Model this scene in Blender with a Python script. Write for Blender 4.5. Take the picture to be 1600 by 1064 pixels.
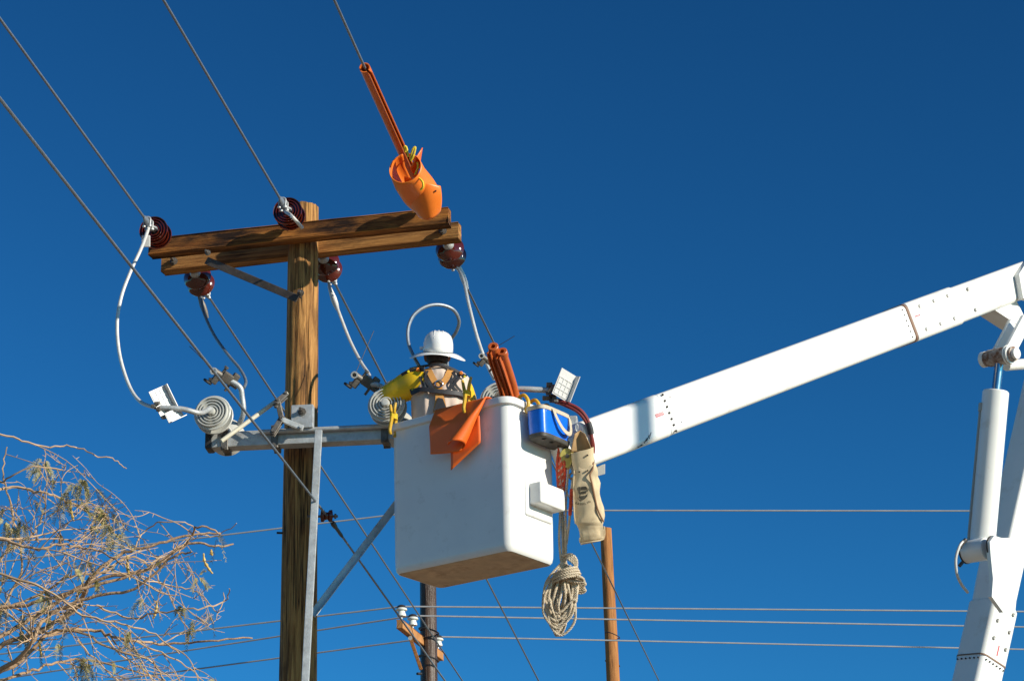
import bpy, bmesh, math, random
from mathutils import Vector, Matrix, noise
V = Vector
PI = math.pi
rnd = random.Random(7)
scene = bpy.context.scene
for o in list(bpy.data.objects):
    bpy.data.objects.remove(o)

# ------------------------------------------------------------------ camera, sky, sun
FOC = 3700.0                      # focal length in photograph pixels (1600 wide)
PITCH, ROLL = math.radians(20.5), 0.02
CAM = V((0, 0, 1.6))
Fw = V((0, math.cos(PITCH), math.sin(PITCH)))
U0 = V((0, -math.sin(PITCH), math.cos(PITCH)))
R0 = V((1, 0, 0))
Rt = R0 * math.cos(ROLL) - U0 * math.sin(ROLL)
Up = U0 * math.cos(ROLL) + R0 * math.sin(ROLL)

cam_d = bpy.data.cameras.new('camera')
cam = bpy.data.objects.new('camera', cam_d)
scene.collection.objects.link(cam)
cam_d.sensor_width = 36.0
cam_d.lens = FOC / 1600.0 * 36.0
cam_d.clip_start = 0.1
cam_d.clip_end = 4000
cam.matrix_world = Matrix(((Rt.x, Up.x, -Fw.x, CAM.x), (Rt.y, Up.y, -Fw.y, CAM.y), (Rt.z, Up.z, -Fw.z, CAM.z), (0, 0, 0, 1)))
scene.camera = cam

SUN_AZ, SUN_EL = math.radians(-30), math.radians(20)   # azimuth measured from +X towards +Y
SDIR = V((math.cos(SUN_EL) * math.cos(SUN_AZ), math.cos(SUN_EL) * math.sin(SUN_AZ), math.sin(SUN_EL)))
world = bpy.data.worlds.new('World')
scene.world = world
world.use_nodes = True
wn = world.node_tree
bg = wn.nodes['Background']
sky = wn.nodes.new('ShaderNodeTexSky')
sky.sky_type = 'NISHITA'
sky.sun_disc = False
sky.sun_elevation = SUN_EL
sky.sun_rotation = math.atan2(SDIR.x, SDIR.y)
sky.altitude = 1500
sky.air_density = 1.0
sky.dust_density = 0.45
sky.ozone_density = 3.0
gam = wn.nodes.new('ShaderNodeGamma')          # deep polarised desert blue, the same grade over the whole sky
gam.inputs['Gamma'].default_value = 1.5
tint = wn.nodes.new('ShaderNodeMix'); tint.data_type = 'RGBA'; tint.blend_type = 'MULTIPLY'
tint.inputs[0].default_value = 1.0
tint.inputs[7].default_value = (0.20, 0.74, 0.86, 1)
wn.links.new(sky.outputs[0], gam.inputs['Color'])
wn.links.new(gam.outputs[0], tint.inputs[6])
wn.links.new(tint.outputs[2], bg.inputs[0])
bg.inputs[1].default_value = 0.0495

sun_d = bpy.data.lights.new('sun', 'SUN')
sun_d.energy = 5.0
sun_d.angle = math.radians(0.53)
sun_d.color = (1.0, 0.92, 0.78)
sun = bpy.data.objects.new('sun', sun_d)
scene.collection.objects.link(sun)
sun.location = (20, -10, 20)
sun.rotation_euler = SDIR.to_track_quat('Z', 'Y').to_euler()

scene.view_settings.view_transform = 'Standard'
scene.view_settings.look = 'None'
scene.view_settings.exposure = 0.3
scene.view_settings.gamma = 1.0
scene.view_settings.use_curve_mapping = False


# ------------------------------------------------------------------ surveying helpers
def ray(px, py):
    return Fw + Rt * ((px - 800) / FOC) + Up * ((532 - py) / FOC)
def P(px, py, d):
    return CAM + ray(px, py) * d
def Pz(px, py, z):
    v = ray(px, py)
    return CAM + v * ((z - CAM.z) / v.z)
WIRE = ray(1385, 1920)
WIRE = V((WIRE.x, WIRE.y, 0)).normalized()               # heading of the line, away from the camera
def Pplane(start, px, py, head=WIRE):
    """point on the sight line (px,py) inside the vertical plane through start along head"""
    n = V((head.y, -head.x, 0))
    v = ray(px, py)
    t = (start - CAM).dot(n) / v.dot(n)
    return CAM + v * t


# ------------------------------------------------------------------ mesh helpers
class MB:
    def __init__(s):
        s.v = []; s.f = []; s.m = []
        s.mi = 0
    def add(s, vs, fs):
        k = len(s.v)
        s.v += [V(p) for p in vs]
        for f in fs:
            s.f.append(tuple(i + k for i in f)); s.m.append(s.mi)
    def box(s, c, ax, size, bev=0.0, seg=2):
        """box with axes ax (3 vectors) and full sizes, optionally bevelled"""
        bm = bmesh.new()
        bmesh.ops.create_cube(bm, size=1.0)
        for q in bm.verts:
            q.co = V((q.co.x * size[0], q.co.y * size[1], q.co.z * size[2]))
        if bev > 0:
            bmesh.ops.bevel(bm, geom=list(bm.edges), offset=bev, segments=seg, profile=0.5, affect='EDGES')
        bm.verts.ensure_lookup_table()
        bm.verts.index_update()
        c = V(c)
        s.add([c + ax[0] * q.co.x + ax[1] * q.co.y + ax[2] * q.co.z for q in bm.verts], [[q.index for q in f.verts] for f in bm.faces])
        bm.free()
        return s
    def tube(s, pts, r, seg=10, caps=True, closed=False):
        pts = [V(p) for p in pts]
        n = len(pts)
        rs = r if isinstance(r, (list, tuple)) else [r] * n
        rings = []
        prev = None
        for i, p in enumerate(pts):
            if closed:
                t = pts[(i + 1) % n] - pts[i - 1]
            else:
                t = pts[min(i + 1, n - 1)] - pts[max(i - 1, 0)]
            if t.length < 1e-9:
                t = V((0, 0, 1))
            t.normalize()
            if prev is None:
                a = t.orthogonal().normalized()
            else:
                a = prev - t * prev.dot(t)
                if a.length < 1e-6:
                    a = t.orthogonal()
                a.normalize()
            prev = a
            b = t.cross(a)
            rings.append([p + (a * math.cos(2 * PI * k / seg) + b * math.sin(2 * PI * k / seg)) * rs[i] for k in range(seg)])
        s.loft(rings, caps=caps and not closed, closed=closed)
        return s
    def loft(s, rings, caps=True, closed=False):
        m = len(rings[0]); n = len(rings)
        vs = [p for r in rings for p in r]
        fs = []
        for i in range(n if closed else n - 1):
            j = (i + 1) % n
            for k in range(m):
                l = (k + 1) % m
                fs.append((i * m + k, i * m + l, j * m + l, j * m + k))
        if caps:
            fs.append(tuple(range(m - 1, -1, -1)))
            fs.append(tuple((n - 1) * m + k for k in range(m)))
        s.add(vs, fs)
        return s
    def c_loft(s, rings):
        """open C section: ring = outer points then inner points reversed; ends closed by the wall's own thickness"""
        s.loft(rings, caps=False)
        for r in (rings[0], rings[-1]):
            n = len(r) // 2
            s.add(r, [(i, i + 1, 2 * n - 2 - i, 2 * n - 1 - i) for i in range(n - 1)])
        return s
    def lathe(s, o, axis, prof, seg=28, caps=True):
        """prof: list of (radius, distance along axis)"""
        axis = V(axis).normalized()
        a = axis.orthogonal().normalized(); b = axis.cross(a)
        o = V(o)
        s.loft([[o + axis * h + (a * math.cos(2 * PI * k / seg) + b * math.sin(2 * PI * k / seg)) * max(r, 1e-4) for k in range(seg)] for r, h in prof], caps=caps)
        return s
    def grid(s, fn, nu, nv):
        vs = [fn(i / nu, j / nv) for j in range(nv + 1) for i in range(nu + 1)]
        fs = [(j * (nu + 1) + i, j * (nu + 1) + i + 1, (j + 1) * (nu + 1) + i + 1, (j + 1) * (nu + 1) + i) for j in range(nv) for i in range(nu)]
        s.add(vs, fs)
        return s
    def prism(s, outline, c, ax, thick):
        """2D outline in axes ax[0], ax[1], extruded along ax[2] by thick (centred)"""
        c = V(c); n = len(outline)
        vs = [c + ax[0] * x + ax[1] * y + ax[2] * (thick * (z - 0.5)) for z in (0, 1) for x, y in outline]
        fs = [tuple(range(n - 1, -1, -1)), tuple(range(n, 2 * n))] + [(k, (k + 1) % n, n + (k + 1) % n, n + k) for k in range(n)]
        s.add(vs, fs)
        return s


WM = {}
def obj(name, mb, mats, parent=None, frame=None, smooth=35):
    me = bpy.data.meshes.new(name)
    if frame is None:
        if parent is not None:
            frame = Matrix.Translation(WM[parent.name].translation)
        else:
            c = sum(mb.v, V()) / max(1, len(mb.v))
            c.z = min(p.z for p in mb.v)
            frame = Matrix.Translation(c)
    inv = frame.inverted()
    me.from_pydata([inv @ p for p in mb.v], [], mb.f)
    bm = bmesh.new(); bm.from_mesh(me)
    bmesh.ops.recalc_face_normals(bm, faces=bm.faces)
    bm.to_mesh(me); bm.free()
    if not isinstance(mats, (list, tuple)):
        mats = [mats]
    for m in mats:
        me.materials.append(m)
    if len(mats) > 1:
        me.polygons.foreach_set('material_index', mb.m)
    if smooth:
        me.polygons.foreach_set('use_smooth', [True] * len(me.polygons))
        me.set_sharp_from_angle(angle=math.radians(smooth))
    o = bpy.data.objects.new(name, me)
    scene.collection.objects.link(o)
    if 0 < smooth <= 45 and len(me.polygons) < 4000:
        wm_ = o.modifiers.new('weighted', 'WEIGHTED_NORMAL'); wm_.keep_sharp = True
    WM[o.name] = frame
    if parent is not None:
        o.parent = parent
        o.matrix_local = WM[parent.name].inverted() @ frame
    else:
        o.matrix_world = frame
    return o
def thing(name, loc, label, cat, group=None):
    o = bpy.data.objects.new(name, None)
    o.empty_display_size = 0.1
    scene.collection.objects.link(o)
    o.location = loc
    WM[o.name] = Matrix.Translation(V(loc))
    return tag(o, label, cat, group)
def tag(o, label, cat, group=None):
    o['label'] = label; o['category'] = cat
    if group:
        o['group'] = group
    return o
def frame_from(o, x, y, z):
    return Matrix(((x.x, y.x, z.x, o.x), (x.y, y.y, z.y, o.y), (x.z, y.z, z.z, o.z), (0, 0, 0, 1)))
def solidify(o, t, off=0.0):
    m = o.modifiers.new('thickness', 'SOLIDIFY'); m.thickness = t; m.offset = off
    return o
def subsurf(o, n=1):
    m = o.modifiers.new('subd', 'SUBSURF'); m.levels = n; m.render_levels = n
    return o
def spline(pts, n=8):
    """Catmull-Rom through pts"""
    pts = [V(p) for p in pts]
    out = []
    for i in range(len(pts) - 1):
        p0 = pts[max(i - 1, 0)]; p1 = pts[i]; p2 = pts[i + 1]; p3 = pts[min(i + 2, len(pts) - 1)]
        for k in range(n):
            t = k / n
            out.append(0.5 * (2 * p1 + (p2 - p0) * t + (2 * p0 - 5 * p1 + 4 * p2 - p3) * t * t + (3 * p1 - p0 - 3 * p2 + p3) * t ** 3))
    out.append(pts[-1])
    return out


# ------------------------------------------------------------------ materials
def nd(t, kind, **kw):
    n = t.nodes.new(kind)
    for k, v in kw.items():
        setattr(n, k, v)
    return n
def mat(name, col, rough=0.5, metal=0.0, var=0.12, scale=6.0, bump=0.0, bscale=60.0, dirt=None, dirt_amt=0.0, dirt_scale=3.0, coat=0.0, spec=0.5, transl=0.0, stretch=(1, 1, 1)):
    m = bpy.data.materials.new(name); m.use_nodes = True
    t = m.node_tree; b = t.nodes['Principled BSDF']; L = t.links.new
    tc = nd(t, 'ShaderNodeTexCoord')
    mp = nd(t, 'ShaderNodeMapping'); mp.inputs['Scale'].default_value = stretch
    L(tc.outputs['Object'], mp.inputs[0])
    n1 = nd(t, 'ShaderNodeTexNoise'); n1.inputs['Scale'].default_value = scale; n1.inputs['Detail'].default_value = 6; n1.inputs['Roughness'].default_value = 0.6
    L(mp.outputs[0], n1.inputs['Vector'])
    r = nd(t, 'ShaderNodeValToRGB')
    c = V(col)
    r.color_ramp.elements[0].position = 0.3; r.color_ramp.elements[1].position = 0.7
    r.color_ramp.elements[0].color = (*(c * (1 - var)), 1)
    r.color_ramp.elements[1].color = (*[min(1, x * (1 + var)) for x in c], 1)
    L(n1.outputs[0], r.inputs[0])
    out = r.outputs[0]
    if dirt is not None:
        n2 = nd(t, 'ShaderNodeTexNoise'); n2.inputs['Scale'].default_value = dirt_scale; n2.inputs['Detail'].default_value = 9; n2.inputs['Roughness'].default_value = 0.7
        L(mp.outputs[0], n2.inputs['Vector'])
        r2 = nd(t, 'ShaderNodeValToRGB')
        r2.color_ramp.elements[0].position = 0.62 - 0.25 * dirt_amt; r2.color_ramp.elements[1].position = 0.78 - 0.1 * dirt_amt
        L(n2.outputs[0], r2.inputs[0])
        mx = nd(t, 'ShaderNodeMix', data_type='RGBA')
        L(r2.outputs[0], mx.inputs[0]); L(out, mx.inputs[6]); mx.inputs[7].default_value = (*dirt, 1)
        out = mx.outputs[2]
    L(out, b.inputs['Base Color'])
    rr = nd(t, 'ShaderNodeMapRange'); rr.inputs[3].default_value = max(0.03, rough - 0.08); rr.inputs[4].default_value = min(1, rough + 0.08)
    L(n1.outputs[0], rr.inputs[0]); L(rr.outputs[0], b.inputs['Roughness'])
    b.inputs['Metallic'].default_value = metal
    b.inputs['Specular IOR Level'].default_value = spec
    b.inputs['Coat Weight'].default_value = coat
    b.inputs['Coat Roughness'].default_value = 0.08
    if bump > 0:
        n3 = nd(t, 'ShaderNodeTexNoise'); n3.inputs['Scale'].default_value = bscale; n3.inputs['Detail'].default_value = 4
        L(mp.outputs[0], n3.inputs['Vector'])
        bp = nd(t, 'ShaderNodeBump'); bp.inputs['Strength'].default_value = bump; bp.inputs['Distance'].default_value = 0.01
        L(n3.outputs[0], bp.inputs['Height']); L(bp.outputs[0], b.inputs['Normal'])
    if transl > 0:
        b.inputs['Subsurface Weight'].default_value = transl
    return m
def wood(name, light, dark, stain, axis=2, fine=55.0, stain_amt=0.5, rough=0.8, crack=0.5):
    """grain runs along the object's local axis"""
    m = bpy.data.materials.new(name); m.use_nodes = True
    t = m.node_tree; b = t.nodes['Principled BSDF']; L = t.links.new
    tc = nd(t, 'ShaderNodeTexCoord')
    def mapped(al, ac):
        mp = nd(t, 'ShaderNodeMapping')
        s = [ac, ac, ac]; s[axis] = al
        mp.inputs['Scale'].default_value = s
        L(tc.outputs['Object'], mp.inputs[0]); return mp
    g = nd(t, 'ShaderNodeTexNoise'); g.inputs['Scale'].default_value = 1.0; g.inputs['Detail'].default_value = 8; g.inputs['Roughness'].default_value = 0.65; g.inputs['Distortion'].default_value = 0.4
    L(mapped(2.4, fine).outputs[0], g.inputs['Vector'])
    r = nd(t, 'ShaderNodeValToRGB')
    e = r.color_ramp.elements
    e[0].position = 0.33; e[0].color = (*dark, 1); e[1].position = 0.66; e[1].color = (*light, 1)
    L(g.outputs[0], r.inputs[0])
    # blotchy preservative stains
    s2 = nd(t, 'ShaderNodeTexNoise'); s2.inputs['Scale'].default_value = 1.0; s2.inputs['Detail'].default_value = 6; s2.inputs['Roughness'].default_value = 0.62
    L(mapped(2.2, 9.0).outputs[0], s2.inputs['Vector'])
    r2 = nd(t, 'ShaderNodeValToRGB')
    r2.color_ramp.elements[0].position = 0.66 - 0.22 * stain_amt; r2.color_ramp.elements[1].position = 0.82 - 0.14 * stain_amt
    L(s2.outputs[0], r2.inputs[0])
    mx = nd(t, 'ShaderNodeMix', data_type='RGBA')
    L(r2.outputs[0], mx.inputs[0]); L(r.outputs[0], mx.inputs[6]); mx.inputs[7].default_value = (*stain, 1)
    # long drying checks
    ck = nd(t, 'ShaderNodeTexNoise'); ck.inputs['Scale'].default_value = 1.0; ck.inputs['Detail'].default_value = 3; ck.inputs['Distortion'].default_value = 0.2
    L(mapped(0.5, 26.0).outputs[0], ck.inputs['Vector'])
    a = nd(t, 'ShaderNodeMath', operation='SUBTRACT'); a.inputs[1].default_value = 0.5; L(ck.outputs[0], a.inputs[0])
    a2 = nd(t, 'ShaderNodeMath', operation='ABSOLUTE'); L(a.outputs[0], a2.inputs[0])
    rc = nd(t, 'ShaderNodeMapRange'); rc.inputs[1].default_value = 0.0; rc.inputs[2].default_value = 0.024; rc.inputs[3].default_value = 1 - crack; rc.inputs[4].default_value = 1.0
    L(a2.outputs[0], rc.inputs[0])
    mu = nd(t, 'ShaderNodeMix', data_type='RGBA', blend_type='MULTIPLY'); mu.inputs[0].default_value = 1.0
    L(mx.outputs[2], mu.inputs[6]); L(rc.outputs[0], mu.inputs[7])
    L(mu.outputs[2], b.inputs['Base Color'])
    b.inputs['Roughness'].default_value = rough
    b.inputs['Specular IOR Level'].default_value = 0.3
    h = nd(t, 'ShaderNodeMath', operation='MULTIPLY'); L(g.outputs[0], h.inputs[0]); L(rc.outputs[0], h.inputs[1])
    bp = nd(t, 'ShaderNodeBump'); bp.inputs['Strength'].default_value = 0.75; bp.inputs['Distance'].default_value = 0.012
    L(h.outputs[0], bp.inputs['Height']); L(bp.outputs[0], b.inputs['Normal'])
    return m

M = {}
M['pole'] = wood('weathered_pole_wood', (0.53, 0.27, 0.08), (0.13, 0.048, 0.011), (0.05, 0.02, 0.007), axis=2, fine=30, stain_amt=0.65, crack=0.92)
M['arm'] = wood('treated_crossarm_wood', (0.56, 0.225, 0.045), (0.18, 0.056, 0.011), (0.022, 0.010, 0.005), axis=0, fine=30, stain_amt=1.2, crack=0.8)
M['arm_back'] = wood('dry_crossarm_wood', (0.54, 0.27, 0.08), (0.19, 0.075, 0.02), (0.06, 0.028, 0.01), axis=0, fine=40, stain_amt=0.4, crack=0.6)
M['dark_pole'] = wood('creosoted_pole_wood', (0.085, 0.045, 0.025), (0.035, 0.02, 0.012), (0.16, 0.06, 0.02), axis=2, fine=30, stain_amt=0.3, rough=0.38)
M['red_pole'] = wood('new_pole_wood', (0.45, 0.20, 0.06), (0.28, 0.105, 0.03), (0.16, 0.06, 0.02), axis=2, fine=30, stain_amt=0.35)
M['porcelain'] = mat('brown_glazed_porcelain', (0.085, 0.012, 0.006), 0.12, var=0.25, scale=14, coat=0.6)
M['grey_porcelain'] = mat('grey_glazed_porcelain', (0.52, 0.52, 0.475), 0.3, var=0.05, scale=6, coat=0.2)
M['white_porcelain'] = mat('white_glazed_porcelain', (0.72, 0.74, 0.68), 0.25, var=0.06, coat=0.3)
M['galv'] = mat('galvanised_steel', (0.46, 0.48, 0.48), 0.5, metal=0.35, var=0.18, scale=18, bump=0.15, bscale=90, dirt=(0.30, 0.28, 0.24), dirt_amt=0.4, dirt_scale=7)
M['galv_dark'] = mat('dull_hardware_steel', (0.16, 0.15, 0.135), 0.55, metal=0.5, var=0.3, scale=22, bump=0.2, dirt=(0.10, 0.07, 0.045), dirt_amt=0.6, dirt_scale=12)
M['black_iron'] = mat('blackened_fitting', (0.035, 0.033, 0.033), 0.5, metal=0.2, var=0.3, scale=20, bump=0.2)
M['alu'] = mat('stranded_aluminium', (0.23, 0.265, 0.30), 0.5, metal=0.55, var=0.16, scale=40)
M['alu_pale'] = mat('pale_jumper_conductor', (0.60, 0.60, 0.57), 0.5, metal=0.25, var=0.10, scale=30)
M['far_wire'] = mat('far_conductor', (0.34, 0.35, 0.36), 0.6, metal=0.2)
M['fibre'] = mat('white_fibreglass', (0.80, 0.80, 0.765), 0.32, var=0.035, scale=2.5, coat=0.25, bump=0.03, bscale=25, dirt=(0.62, 0.58, 0.50), dirt_amt=0.18, dirt_scale=4)
M['bucket'] = mat('scuffed_bucket_fibreglass', (0.74, 0.74, 0.71), 0.34, var=0.04, scale=3.0, coat=0.2, bump=0.05, bscale=14, dirt=(0.60, 0.585, 0.54), dirt_amt=0.15, dirt_scale=9)
M['bucket_floor'] = mat('bounce_tinted_grimy_underside', (0.55, 0.43, 0.29), 0.6, var=0.22, scale=5, bump=0.15, bscale=30, dirt=(0.33, 0.22, 0.13), dirt_amt=0.55, dirt_scale=6)  # warm ground bounce painted into the brown base; random grime blotches on top
M['boom_paint'] = mat('white_boom_paint', (0.80, 0.80, 0.755), 0.3, var=0.03, scale=3, coat=0.3, dirt=(0.62, 0.58, 0.49), dirt_amt=0.2, dirt_scale=5)
M['seam'] = mat('brown_joint_sealant', (0.22, 0.12, 0.075), 0.6)
M['rust'] = mat('rusty_pin_steel', (0.16, 0.065, 0.03), 0.75, metal=0.2, var=0.5, scale=25, bump=0.4, dirt=(0.66, 0.63, 0.56), dirt_amt=0.95, dirt_scale=11)
M['chrome'] = mat('polished_rod', (0.42, 0.43, 0.45), 0.2, metal=1.0, var=0.05)
M['bolt'] = mat('bolt_black', (0.05, 0.045, 0.04), 0.5, metal=0.4)
M['bolt_grey'] = mat('bolt_grey', (0.38, 0.37, 0.34), 0.5, metal=0.4)
M['orange'] = mat('orange_rubber', (0.86, 0.20, 0.018), 0.42, var=0.05, scale=7, bump=0.03, bscale=30, dirt=(0.66, 0.15, 0.025), dirt_amt=0.3)
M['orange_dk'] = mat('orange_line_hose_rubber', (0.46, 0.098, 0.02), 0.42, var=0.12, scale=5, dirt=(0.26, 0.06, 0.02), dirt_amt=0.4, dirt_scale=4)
M['orange_in'] = mat('orange_blanket_rubber', (0.84, 0.145, 0.016), 0.42, var=0.08, scale=6, bump=0.06, bscale=30)
M['yellow'] = mat('yellow_plastic', (0.60, 0.36, 0.02), 0.4, var=0.2, scale=30, dirt=(0.42, 0.22, 0.02), dirt_amt=0.4, dirt_scale=25)
M['yellow_hook'] = mat('amber_hook_plastic', (0.70, 0.40, 0.03), 0.35, var=0.1)
M['yrope'] = mat('yellow_rope', (0.75, 0.55, 0.03), 0.7, var=0.25, scale=90, bump=0.5, bscale=220)
M['sleeve'] = mat('yellow_rubber_sleeve', (0.74, 0.46, 0.008), 0.4, var=0.06, scale=5, bump=0.05, bscale=20)
M['strap'] = mat('black_strap_webbing', (0.022, 0.022, 0.025), 0.6, var=0.2, scale=60)
M['tan_strap'] = mat('orange_tan_harness_webbing', (0.58, 0.27, 0.065), 0.7, var=0.1, scale=60)
M['btn_orange'] = mat('orange_button', (0.85, 0.23, 0.03), 0.35)
M['btn_yellow'] = mat('lime_button', (0.80, 0.72, 0.03), 0.35)
M['shirt'] = mat('beige_work_shirt', (0.56, 0.45, 0.37), 0.85, var=0.10, scale=14, bump=0.07, bscale=320)
M['trousers'] = mat('blue_work_trousers', (0.06, 0.08, 0.13), 0.85)
M['boot'] = mat('brown_boot_leather', (0.10, 0.05, 0.025), 0.6)
M['skin'] = mat('tanned_skin', (0.20, 0.085, 0.05), 0.5, var=0.1, scale=20)
M['hair'] = mat('dark_hair', (0.018, 0.012, 0.01), 0.7)
M['glove'] = mat('leather_glove', (0.60, 0.52, 0.36), 0.7, var=0.12, scale=20, bump=0.2)
M['helmet'] = mat('white_hard_hat', (0.80, 0.80, 0.78), 0.28, var=0.03, scale=6, coat=0.3)
M['bluebag'] = mat('blue_vinyl', (0.006, 0.14, 0.72), 0.25, var=0.12, scale=14, coat=0.4, bump=0.12, bscale=12)
M['webbing'] = mat('beige_webbing', (0.50, 0.43, 0.32), 0.8, var=0.15, scale=40, bump=0.3, bscale=200)
M['rubberblk'] = mat('black_moulded_base', (0.045, 0.042, 0.036), 0.6, var=0.2, dirt=(0.16, 0.13, 0.09), dirt_amt=0.5, dirt_scale=9)
M['canvas'] = mat('natural_canvas', (0.60, 0.48, 0.30), 0.9, var=0.10, scale=12, bump=0.10, bscale=260, dirt=(0.42, 0.31, 0.18), dirt_amt=0.35, dirt_scale=7)
M['canvas_in'] = mat('bag_lining', (0.40, 0.255, 0.12), 0.9, var=0.15, scale=14)
M['piping'] = mat('brown_leather_piping', (0.24, 0.12, 0.055), 0.7)
M['print'] = mat('faded_black_print', (0.075, 0.065, 0.045), 0.85, var=0.3, scale=60)
M['rope'] = mat('braided_hand_line', (0.62, 0.52, 0.38), 0.85, var=0.16, scale=70, bump=0.7, bscale=190, dirt=(0.36, 0.27, 0.16), dirt_amt=0.35, dirt_scale=20)
M['redrope'] = mat('red_white_rope', (0.72, 0.10, 0.045), 0.8, var=0.35, scale=60, bump=0.5, bscale=200)
M['hose'] = mat('maroon_hydraulic_hose', (0.21, 0.03, 0.025), 0.45, var=0.15)
M['redlabel'] = mat('red_sticker', (0.62, 0.05, 0.075), 0.5)
M['whitelabel'] = mat('white_lettering', (0.8, 0.78, 0.76), 0.5)
M['card'] = mat('white_plastic_plate', (0.60, 0.60, 0.585), 0.4, var=0.04)
M['bark'] = mat('mesquite_bark', (0.37, 0.24, 0.14), 0.85, var=0.5, scale=18, bump=0.5, bscale=60)
M['twig'] = mat('mesquite_twig', (0.46, 0.31, 0.18), 0.8, var=0.35, scale=10)
M['leaf'] = mat('mesquite_leaf', (0.25, 0.215, 0.075), 0.6, var=0.4, scale=5)
M['pod'] = mat('mesquite_pod', (0.52, 0.36, 0.10), 0.6, var=0.2, scale=30)
M['ground'] = mat('desert_ground', (0.28, 0.20, 0.125), 0.95, var=0.2, scale=0.4, bump=0.4, bscale=6, dirt=(0.22, 0.17, 0.10), dirt_amt=0.4, dirt_scale=0.15)

# ------------------------------------------------------------------ ground
mb = MB()
def gfn(u, v):
    x = (u - 0.5) * 1600; y = (v - 0.5) * 1600
    far = max(0, math.hypot(x, y) - 70) / 600
    return V((x, y, noise.noise(V((x * 0.01, y * 0.01, 3))) * 6 * min(1, far)))
mb.grid(gfn, 100, 100)
g = obj('ground', mb, M['ground'], frame=Matrix.Identity(4))
g['kind'] = 'structure'


# ------------------------------------------------------------------ wood pieces
def wood_pole(name, parent, mat_, base, top, r0, r1, nseg=56, nz=90, rough=0.006, cap_noise=0.012):
    """tapered, checked round timber"""
    base = V(base); top = V(top)
    ax = (top - base); ln = ax.length; ax.normalize()
    x = ax.orthogonal().normalized(); y = ax.cross(x)
    rings = []
    for j in range(nz + 1):
        t = j / nz; r = r0 + (r1 - r0) * t
        ring = []
        for k in range(nseg):
            a = 2 * PI * k / nseg
            c, s = math.cos(a), math.sin(a)
            n1 = noise.noise(V((c * 9 + base.x, s * 9, t * ln * 0.35)))
            n2 = noise.noise(V((c * 22, s * 22 + base.y, t * ln * 0.8)))
            groove = max(0, 0.10 - abs(noise.noise(V((c * 5, s * 5 + base.x, t * ln * 0.22))))) * 0.06
            rr = r + n1 * rough * 0.8 + n2 * rough * 0.6 - groove * (rough / 0.006)
            bend = noise.noise(V((t * 2.0, base.x, 0))) * 0.012
            zt = t * ln + (noise.noise(V((c * 6, s * 6, 9))) * cap_noise if j == nz else 0)
            ring.append(base + ax * zt + x * (c * rr + bend) + y * (s * rr))
        rings.append(ring)
    # slightly domed, weathered top
    tip = rings[-1]
    cen = sum(tip, V()) / nseg
    for q in (0.8, 0.45, 0.12):
        rings.append([cen + (p - cen) * q + ax * (0.006 * (1 - q) + noise.noise(p * 40) * 0.004) for p in tip])
    m = MB().loft(rings)
    return obj(name, m, mat_, parent, frame_from(base, x, y, ax), smooth=50)
def timber(name, parent, mat_, a, b, up, w, h, n=70, amp=0.0035):
    """sawn timber from a to b (end centres); w across, h along up; noisy arrises"""
    a = V(a); b = V(b)
    x = (b - a); ln = x.length; x.normalize()
    up = (V(up) - x * V(up).dot(x)).normalized(); y = up.cross(x)
    ch = 0.007
    prof = []
    hw, hh = w / 2, h / 2
    for (sx, sy) in ((-1, -1), (1, -1), (1, 1), (-1, 1)):
        pts = [(sx * hw, sy * (hh - ch)), (sx * (hw - ch), sy * hh)]
        if (sx * sy) > 0:
            pts.reverse()
        prof += pts
    # subdivide the faces of the profile
    pr = []
    for i, p in enumerate(prof):
        q = prof[(i + 1) % len(prof)]
        k = 4 if math.dist(p, q) > 0.03 else 1
        for j in range(k):
            pr.append((p[0] + (q[0] - p[0]) * j / k, p[1] + (q[1] - p[1]) * j / k))
    rings = []
    for i in range(n + 1):
        t = i / n; cx = a + x * (t * ln)
        ring = []
        for (py, pz) in pr:
            q = V((t * ln * 1.1, py * 26 + a.x, pz * 26))
            d = noise.noise(q) * amp + noise.noise(q * V((2.4, 1, 1)).x) * amp * 0.4
            sc = 1 + d / max(abs(py), abs(pz), 0.03)
            ring.append(cx + y * (py * sc) + up * (pz * sc + math.sin(t * PI) * 0.0))
        rings.append(ring)
    m = MB().loft(rings)
    return obj(name, m, mat_, parent, frame_from(a, x, y, up), smooth=30)

# ------------------------------------------------------------------ main pole with its two timber crossarms
Z = V((0, 0, 1))
PB = P(476, 372, 17.2)
POLE = V((PB.x - 0.045, PB.y + 0.225, 0))
ARMZ = PB.z                                  # height of the arms' underside
pole = thing('utility_pole', POLE, 'tall weathered wooden pole carrying two brown timber crossarms, left of the white bucket', 'utility pole')
ptop = P(486, 322, 17.5)
wood_pole('shaft', pole, M['pole'], POLE, V((POLE.x + 0.02, POLE.y, ptop.z)), 0.165, 0.107, nz=150)
fa = Pz(231, 398, ARMZ); fb = Pz(700, 349, ARMZ)
ARMX = (fb - fa).normalized(); ARMN = V((ARMX.y, -ARMX.x, 0))      # ARMN points back towards the camera
AW, AH = 0.10, 0.135
A0 = fa - ARMN * AW / 2 + Z * AH / 2; A1 = fb - ARMN * AW / 2 + Z * AH / 2
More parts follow.
